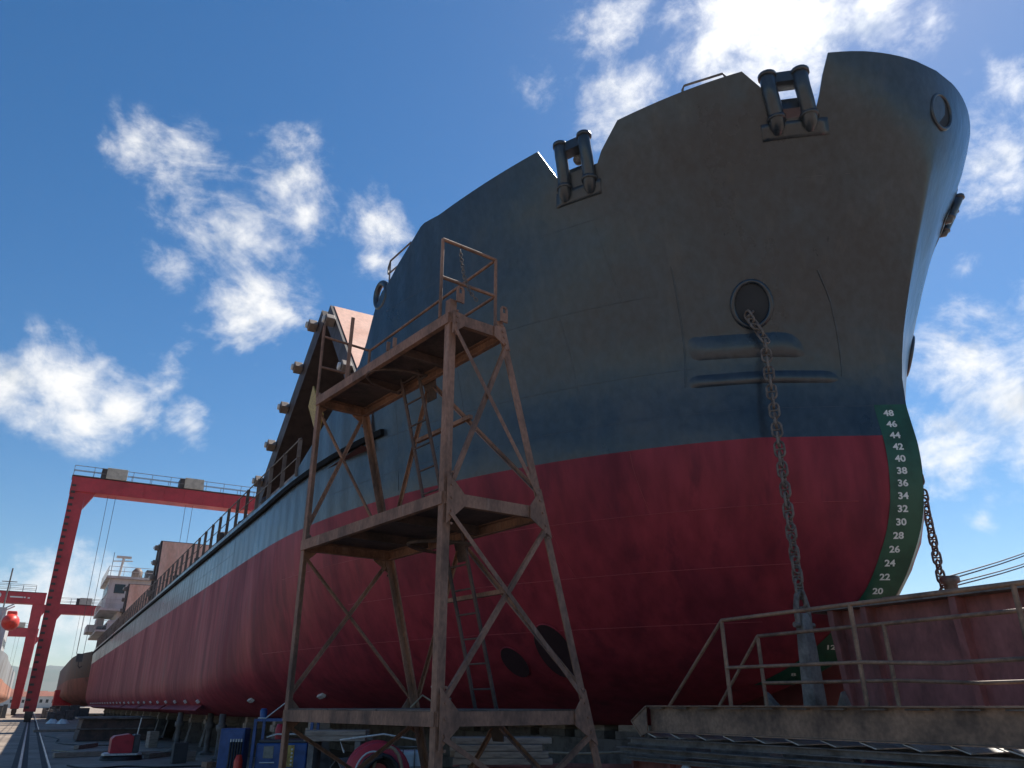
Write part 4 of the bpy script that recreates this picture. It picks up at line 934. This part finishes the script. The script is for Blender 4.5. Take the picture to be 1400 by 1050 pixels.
# dark pontoon box
pb = root('pontoon_box', (3.6, 45.5, 0), 'dark brown flared steel pontoon box on the ground under the midship', 'pontoon')
m = MB(); lo = [(2.1, 44.0), (5.4, 44.0), (5.4, 47.5), (2.1, 47.5)]; hi = [(2.25, 44.1), (5.4, 44.1), (5.4, 47.5), (2.25, 47.5)]
m.add([(a, b, .03) for a, b in lo]+[(a, b, .95) for a, b in hi], [(0,3,2,1), (4,5,6,7), (0,1,5,4), (1,2,6,5), (2,3,7,6), (3,0,4,7)]); part('body', m, M['rust_dark'], pb, bevel=.03)
m = MB(); m.box(2.02, 5.42, 43.92, 47.6, .952, 1.03); part('rim', m, M['stand'], pb); m = MB(); m.box(2.06, 5.41, 43.95, 44.03, .5, .56); part('belt', m, M['stand'], pb)
m = MB(); m.box(2.06, 5.4, 44.0, 47.5, .004, .03); part('skid', m, M['darkgrey'], pb)
# red machine on a sledge
rm = root('red_machine', (2.72, 29.2, 0), 'small red engine box on a low dark sledge on the open ground', 'machine')
m = MB(); m.prism([(0, .2), (.62, .2), (.62, .66), (.5, .74), (.08, .68), (0, .6)], (2.38, 28.95, 0), (2.38, 29.75, 0), (1,0,0), (0,0,1)); part('hood', m, M['toolred'], rm, bevel=.02)
m = MB(); m.box(3.002, 3.2, 28.98, 29.7, .2, .72); part('engine_end', m, M['darkgrey'], rm, bevel=.03)
m = MB(); m.plate([(2.22, 28.75, .17), (3.15, 28.75, .17), (3.3, 28.95, .17), (3.25, 29.9, .17), (2.3, 29.9, .17), (2.15, 29.0, .17)], (0,0,1), .05); part('sledge', m, M['zinc'], rm)
m = MB(); m.lathe((2.75, 29.25, .004), (0,0,1), [(.62, 0), (.6, .1), (.3, .13), (0, .13)], 20); part('base_wheel', m, M['rubber'], rm)
m = MB(); m.tube([(3.1, 29.2, .7), (3.15, 29.2, 1.2)], .02, 6); part('exhaust', m, M['zinc'], rm)
# small posts and scrap on the floor
scr = [(4.05, 26.6, .42, .16, .55, 'darkgrey', 'dark upright scrap plate beside the red machine'), (4.5, 27.5, .3, .2, .28, 'timber', 'pale short timber offcut behind the scrap plate'), (4.75, 24.6, .7, .35, .14, 'rust', 'flat rusty plate lying near the blue cabinet'), (3.75, 31.5, .8, .3, .12, 'timber', 'low timber baulk lying before the props'), (4.45, 36.5, .35, .35, .6, 'timber', 'squat timber block beside the pontoon box')]
for x, y, w_, d_, h_, mm, lab in scr:
    m = MB(); m.obox((x, y, h_/2+.003), (1, .25, 0), (-.25, 1, 0), (0,0,1), w_/2, d_/2, h_/2); m.obox((x+.05, y+d_*.8, h_*.3+.003), (1, -.3, 0), (.3, 1, 0), (0,0,1), w_*.4, d_*.25, h_*.3); solo('scrap_piece', m, M[mm], lab, 'scrap', bevel=.01)

for i, (pts, rr, mm, lab) in enumerate((([(1.2, 27, .02), (1.7, 25.4, .02), (2.6, 25.9, .02), (3.3, 25.0, .02), (4.4, 24.9, .02), (5.2, 24.0, .02)], .022, 'rubber', 'black cable snaking over the ground before the red machine'), ([(1.0, 36, .02), (1.9, 34, .02), (3.2, 34.6, .02), (4.3, 33.2, .02), (5.6, 33.6, .02)], .025, 'hose', 'pale hose lying on the ground between pontoon and red machine'), ([(.95, 52, .02), (1.5, 48, .02), (1.3, 43, .02), (2.0, 40, .02), (3.4, 39, .02)], .03, 'rubber', 'dark hose lying beside the crane track near the pontoon'))):
    sp = []
    for k in range(len(pts)-1):
        for s_ in range(6):
            t = s_/6; p0_ = Vector(pts[max(k-1, 0)]); p1_ = Vector(pts[k]); p2_ = Vector(pts[k+1]); p3_ = Vector(pts[min(k+2, len(pts)-1)])
            sp.append(.5*((2*p1_)+(p2_-p0_)*t+(2*p0_-5*p1_+4*p2_-p3_)*t*t+(3*p1_-p0_-3*p2_+p3_)*t**3))
    m = MB(); m.tube(sp, rr, 6); solo('ground_cable', m, M[mm], lab, 'cable')
for i, (x, y, a, L_, lab) in enumerate(((1.7, 31.5, .3, 1.6, 'single squared timber lying left of the red machine'), (2.2, 37.5, 1.2, 2.2, 'long timber lying in front of the pontoon box'), (1.6, 60, .2, 2.4, 'timber lying beside the crane track far off'), (3.9, 29.9, .9, 1.3, 'short timber leaning towards the props behind the red machine'))):
    m = MB(); m.obox((x, y, .08), (math.cos(a), math.sin(a), 0), (-math.sin(a), math.cos(a), 0), (0,0,1), L_/2, .09, .075); solo('timber_baulk', m, M['timber'], lab, 'timber', bevel=.01)
# blue welding set in its lifting frame
ws = root('welding_machine', (4.75, 17.6, 0), 'blue welding machine in a lifting frame with yellow panel', 'welding machine')
ux, uy = Vector((.90, -.43, 0)), Vector((.43, .90, 0)); o0 = Vector((4.1, 17.75, 0))
def wp(a, b, c): return o0+ux*a+uy*b+Vector((0,0,c))
def wbox(a0, a1, b0, b1, c0, c1): m = MB(); m.obox(wp((a0+a1)/2, (b0+b1)/2, (c0+c1)/2), ux, uy, (0,0,1), (a1-a0)/2, (b1-b0)/2, (c1-c0)/2); return m
part('body', wbox(.06, 1.10, .05, .85, .12, .86), M['blue'], ws, bevel=.03)
part('lid', wbox(.09, 1.07, .08, .8, .862, .92), M['darkgrey'], ws, bevel=.02)
for a in (0, 1.16):
    for b in (.02, .86): part('frame_post', wbox(a-.03, a+.03, b-.03, b+.03, .02, 1.27), M['blue'], ws)
for b in (.02, .86): part('frame_bar', wbox(-.03, 1.19, b-.03, b+.03, 1.272, 1.32), M['blue'], ws); part('frame_bar', wbox(-.03, 1.19, b-.03, b+.03, .02, .07), M['blue'], ws)
for a in (0, 1.16): part('frame_bar', wbox(a-.028, a+.028, .05, .83, 1.275, 1.318), M['blue'], ws)
part('yellow_panel', wbox(.56, .84, .035, .048, .42, .82), M['yellow'], ws); part('dial_plate', wbox(.22, .42, .035, .048, .58, .80), M['grey_label'], ws)
m = MB()
for k in range(5): m.lathe(wp(.80, .03, .46+k*.07), -uy, [(.022, 0), (.018, .02), (0, .02)], 8)
part('switch', m, M['white'], ws)
m = MB(); m.tube([wp(.16, .03, .50), wp(.46, .03, .50)], .012, 5); m.tube([wp(.05, .02, .3), wp(.45, .02, .33)], .014, 5); m.tube([wp(.48, .02, .3), wp(.7, .02, .33)], .02, 5); part('marking_strip', m, M['plastic'], ws)
m = MB(); m.tube([wp(-.02, .3, 1.33), wp(.14, .3, 1.33), wp(.58, .3, 1.68), wp(1.02, .3, 1.33), wp(1.2, .3, 1.33)], .016, 6); part('lifting_bail', m, M['zinc'], ws)
m = MB(); m.tube([wp(.2, .3, .96), wp(.4, .28, 1.02), wp(.8, .28, 1.02), wp(1.05, .3, .97)], .02, 6); part('handle', m, M['zinc'], ws)
m = MB(); m.lathe(wp(.42, .5, .92), (0,0,1), [(.09, 0), (.1, .2), (.06, .3), (0, .3)], 12); part('gas_bottle', m, M['toolred'], ws)
for a, mm in ((.06, 'blue'), (1.04, 'stand')):
    m = MB(); m.lathe(wp(a, .4, 1.322), (0,0,1), [(.07, 0), (.08, .16), (.05, .2), (0, .2)], 10); part('lashing_pot', m, M[mm], ws)
# blue cabinet with cables
bc = root('blue_cabinet', (3.95, 18.9, 0), 'plain blue cabinet hung with cables left of the welding machine', 'cabinet')
cb = Vector((3.62, 18.75, 0))
def bbox(a0, a1, b0, b1, c0, c1): m = MB(); m.obox(cb+ux*((a0+a1)/2)+uy*((b0+b1)/2)+Vector((0,0,(c0+c1)/2)), ux, uy, (0,0,1), (a1-a0)/2, (b1-b0)/2, (c1-c0)/2); return m
part('body', bbox(0, .52, 0, .5, .08, 1.12), M['blue'], bc, bevel=.02); part('door', bbox(.04, .48, -.018, -.001, .16, 1.04), M['blue'], bc); part('plinth', bbox(.03, .49, .03, .47, .0, .078), M['darkgrey'], bc)
for k in range(5):
    m = MB(); a = .26+k*.055; m.tube([cb+ux*a-uy*.06+Vector((0,0,.86)), cb+ux*(a+.01)-uy*.1+Vector((0,0,.5)), cb+ux*(a-.02)-uy*.12+Vector((0,0,.02))], .022, 6); part('cable', m, M['rubber'], bc)
m = MB()
for k in range(5): a = .26+k*.055; m.tube([cb+ux*a-uy*.06+Vector((0,0,.85)), cb+ux*a-uy*.06+Vector((0,0,.92))], .02, 6)
part('cable_plug', m, M['zinc'], bc)
m = MB(); m.lathe((3.98, 18.35, 0.002), (0,0,1), [(.09, 0), (.09, .5), (.05, .62), (0, .62)], 12); solo('gas_cylinder', m, M['lifeboat'], 'slim red gas cylinder before the blue cabinet', 'gas cylinder')

# hose reel
hr = root('hose_reel', (4.9, 12.6, 0), 'red drum hose reel wound with black and beige hoses', 'hose reel')
hc_ = Vector((4.75, 12.35, .60)); hax = Vector((-.30, -.95, 0)).normalized(); hfw = Vector((.95, -.30, 0)).normalized()
for s in (-1, 1):
    m = MB(); m.lathe(hc_+hax*(.36*s), hax*s, [(.1, 0), (.46, 0), (.48, .02), (.46, .04), (.1, .04), (0, .04)], 32); part('drum_flange', m, M['toolred'], hr)
m = MB(); m.lathe(hc_-hax*.36, hax, [(.2, 0), (.2, .72)], 24); part('drum_core', m, M['darkgrey'], hr)
m = MB(); pts = [hc_+hax*(.30+.3*k/120)+Vector((0,0,1))*(.27+.05*math.sin(k*.37))*math.cos(k*.42)+hfw*(.25+.05*math.sin(k*.37))*math.sin(k*.42) for k in range(121)]; m.tube(pts, .034, 6); part('hose_coil', m, M['rubber'], hr)
m = MB(); pts = [hc_+hax*(.52+.05*math.sin(k*.3))+hfw*.12+Vector((0,0,1))*(.42)*math.cos(k*.32-1.2)+hfw*(.22)*math.sin(k*.32-1.2) for k in range(22)]; m.tube(pts, .026, 6); part('hose_coil', m, M['hose'], hr)
m = MB(); pts = [hc_+hax*(.55)-hfw*.1+Vector((0,0,1))*(.36)*math.cos(k*.2-2.6)+hfw*(.26)*math.sin(k*.2-2.6) for k in range(16)]; m.tube(pts, .014, 6); part('hose_coil', m, M['plastic'], hr)
m = MB(); m.tube([hc_-hax*.42-hfw*.5+Vector((0,0,.30)), hc_-hax*.42-hfw*.58+Vector((0,0,.48)), hc_-hax*.42+hfw*.1+Vector((0,0,.56)), hc_-hax*.42+hfw*.7+Vector((0,0,.46))], .016, 6); part('handle', m, M['zinc'], hr)
m = MB()
for s in (-1, 1):
    a = hc_+hax*(.44*s); m.tube([a, a-hfw*.4-Vector((0,0,.58))], .025, 6); m.tube([a, a+hfw*.4-Vector((0,0,.58))], .025, 6)
part('frame', m, M['steel'], hr)
# caged liquid tank
ib = root('caged_tank', (6.0, 13.2, 0), 'white plastic tank in a wire cage behind the hose reel', 'tank')
o1 = Vector((5.45, 13.55, 0)); a1, a2 = Vector((.93, -.36, 0)), Vector((.36, .93, 0))
m = MB(); m.obox(o1+a1*.3+a2*.3+Vector((0,0,.46)), a1, a2, (0,0,1), .28, .28, .40); part('bottle', m, M['plastic'], ib, bevel=.05)
for k in range(4):
    for (s, e) in ((o1+a1*(.2*k), o1+a1*(.2*k)),):
        m = MB(); m.tube([s-a2*.0+Vector((0,0,.06)), s+Vector((0,0,.9))], .011, 6); part('cage_bar', m, M['steel'], ib)
for z_ in (.1, .36, .62, .9):
    m = MB(); m.tube([o1+Vector((0,0,z_)), o1+a1*.6+Vector((0,0,z_)), o1+a1*.6+a2*.6+Vector((0,0,z_)), o1+a2*.6+Vector((0,0,z_))], .011, 6, closed=True); part('cage_hoop', m, M['steel'], ib)
m = MB(); m.obox(o1+a1*.3+a2*.3+Vector((0,0,.03)), a1, a2, (0,0,1), .3, .3, .027); part('pallet', m, M['darkgrey'], ib)

# timber stacks on trestles
def plank_stack(name, c, ang, L, rows, z0, wd, th, label, zbase):
    rt = root(name, (c[0], c[1], 0), label, 'timber stack'); ax = Vector((math.cos(ang), math.sin(ang), 0)); ay = Vector((-ax.y, ax.x, 0)); z = z0
    for n_ in rows:
        for k in range(n_):
            off = random.uniform(-.06, .06); l2 = L*random.uniform(.93, 1.0); m = MB()
            m.obox(Vector((c[0], c[1], z+th/2))+ay*((k-(n_-1)/2)*(wd+.012))+ax*off, ax, ay, (0,0,1), l2/2, wd/2, th/2); part('plank', m, M['timber'], rt, bevel=.006)
        z += th+.006
    for s in (-.36, .36):
        m = MB(); m.obox(Vector((c[0], c[1], zbase))+ax*(L*s), ax, ay, (0,0,1), .05, .4, z0-zbase-.003); part('bearer', m, M['steel'], rt)
    return rt
plank_stack('plank_stack', (5.62, 10.05), R(-30), 1.32, (3, 3, 3, 2), .87, .21, .075, 'stack of weathered planks seen under the right half of the scaffold', .44)
plank_stack('plank_stack', (5.05, 15.2), R(-27), 1.15, (3, 3), .98, .2, .085, 'smaller stack of planks under the left half of the scaffold', .5)
# low rusty steel trough behind the planks, boxes and pipes under the hull
m = MB(); m.prism([(-.5, 0.01), (.5, 0.01), (.5, .72), (.46, .72), (.46, .05), (-.46, .05), (-.46, .76), (-.5, .76)], (5.9, 11.6, 0), (8.6, 9.6, 0), Vector((.6, .8, 0)), (0,0,1)); m.bar((5.5, 11.25, .79), (8.35, 9.15, .79), .07, .05)
solo('steel_trough', m, M['block_red'], 'low red-brown steel trough lying behind the plank stack', 'trough')
m = MB(); m.box(4.55, 4.95, 13.6, 13.9, .02, .55); m.plate([(4.5, 13.55, .78), (4.5, 13.9, .6), (5.0, 13.9, .6), (5.0, 13.55, .78)], (0, .5, .8), .02); m.plate([(4.5, 13.2, .6), (4.5, 13.55, .78), (5.0, 13.55, .78), (5.0, 13.2, .6)], (0, -.5, .8), .02); m.box(4.52, 4.98, 13.25, 13.55, .02, .5); solo('tool_hutch', m, M['stand'], 'small grey peaked tool hutch beside the left scaffold leg', 'tool box')
m = MB(); m.box(8.6, 9.1, 9.7, 10.1, .02, 1.28); m.box(8.5, 9.2, 9.6, 10.2, 1.28, 1.4); solo('timber_block', m, M['stand'], 'dark timber block standing at the left end of the gangway', 'block', bevel=.02)
m = MB(); m.tube([(6.0, 11.9, .9), (6.7, 11.4, .93), (7.4, 10.8, .9), (8.0, 10.2, .94)], .02, 6); solo('air_hose', m, M['hose'], 'thin pale air hose strung behind the plank stack', 'hose')
m = MB(); m.tube([cor('L', 1.56)+sx*1.2-lx*.9, cor('L', 1.7)+sx*1.3-lx*1.0, cor('L', 1.58)+sx*1.45-lx*1.15, cor('L', 1.66)+sx*1.4-lx*1.45, cor('L', 1.57)+sx*1.2-lx*1.7], .012, 6); solo('rope_end', m, M['hose'], 'pale rope end lying on the lowest scaffold deck', 'rope')

# ------------------------------------------------------------------ sea haze
hz = MB(); hz.box(-3900, 3900, -400, 4700, -3, 235); hzo = struct('haze', hz, [], 'stuff'); 
hm_ = bpy.data.materials.new('haze_air'); hm_.use_nodes = True; N_ = hm_.node_tree.nodes; N_.clear()
ho = N_.new('ShaderNodeOutputMaterial'); hv = N_.new('ShaderNodeVolumePrincipled'); hm_.node_tree.links.new(hv.outputs[0], ho.inputs['Volume'])
hv.inputs['Color'].default_value = (.78, .88, 1.0, 1); hv.inputs['Density'].default_value = HAZE; hv.inputs['Anisotropy'].default_value = .3
hzo.data.materials.clear(); hzo.data.materials.append(hm_)
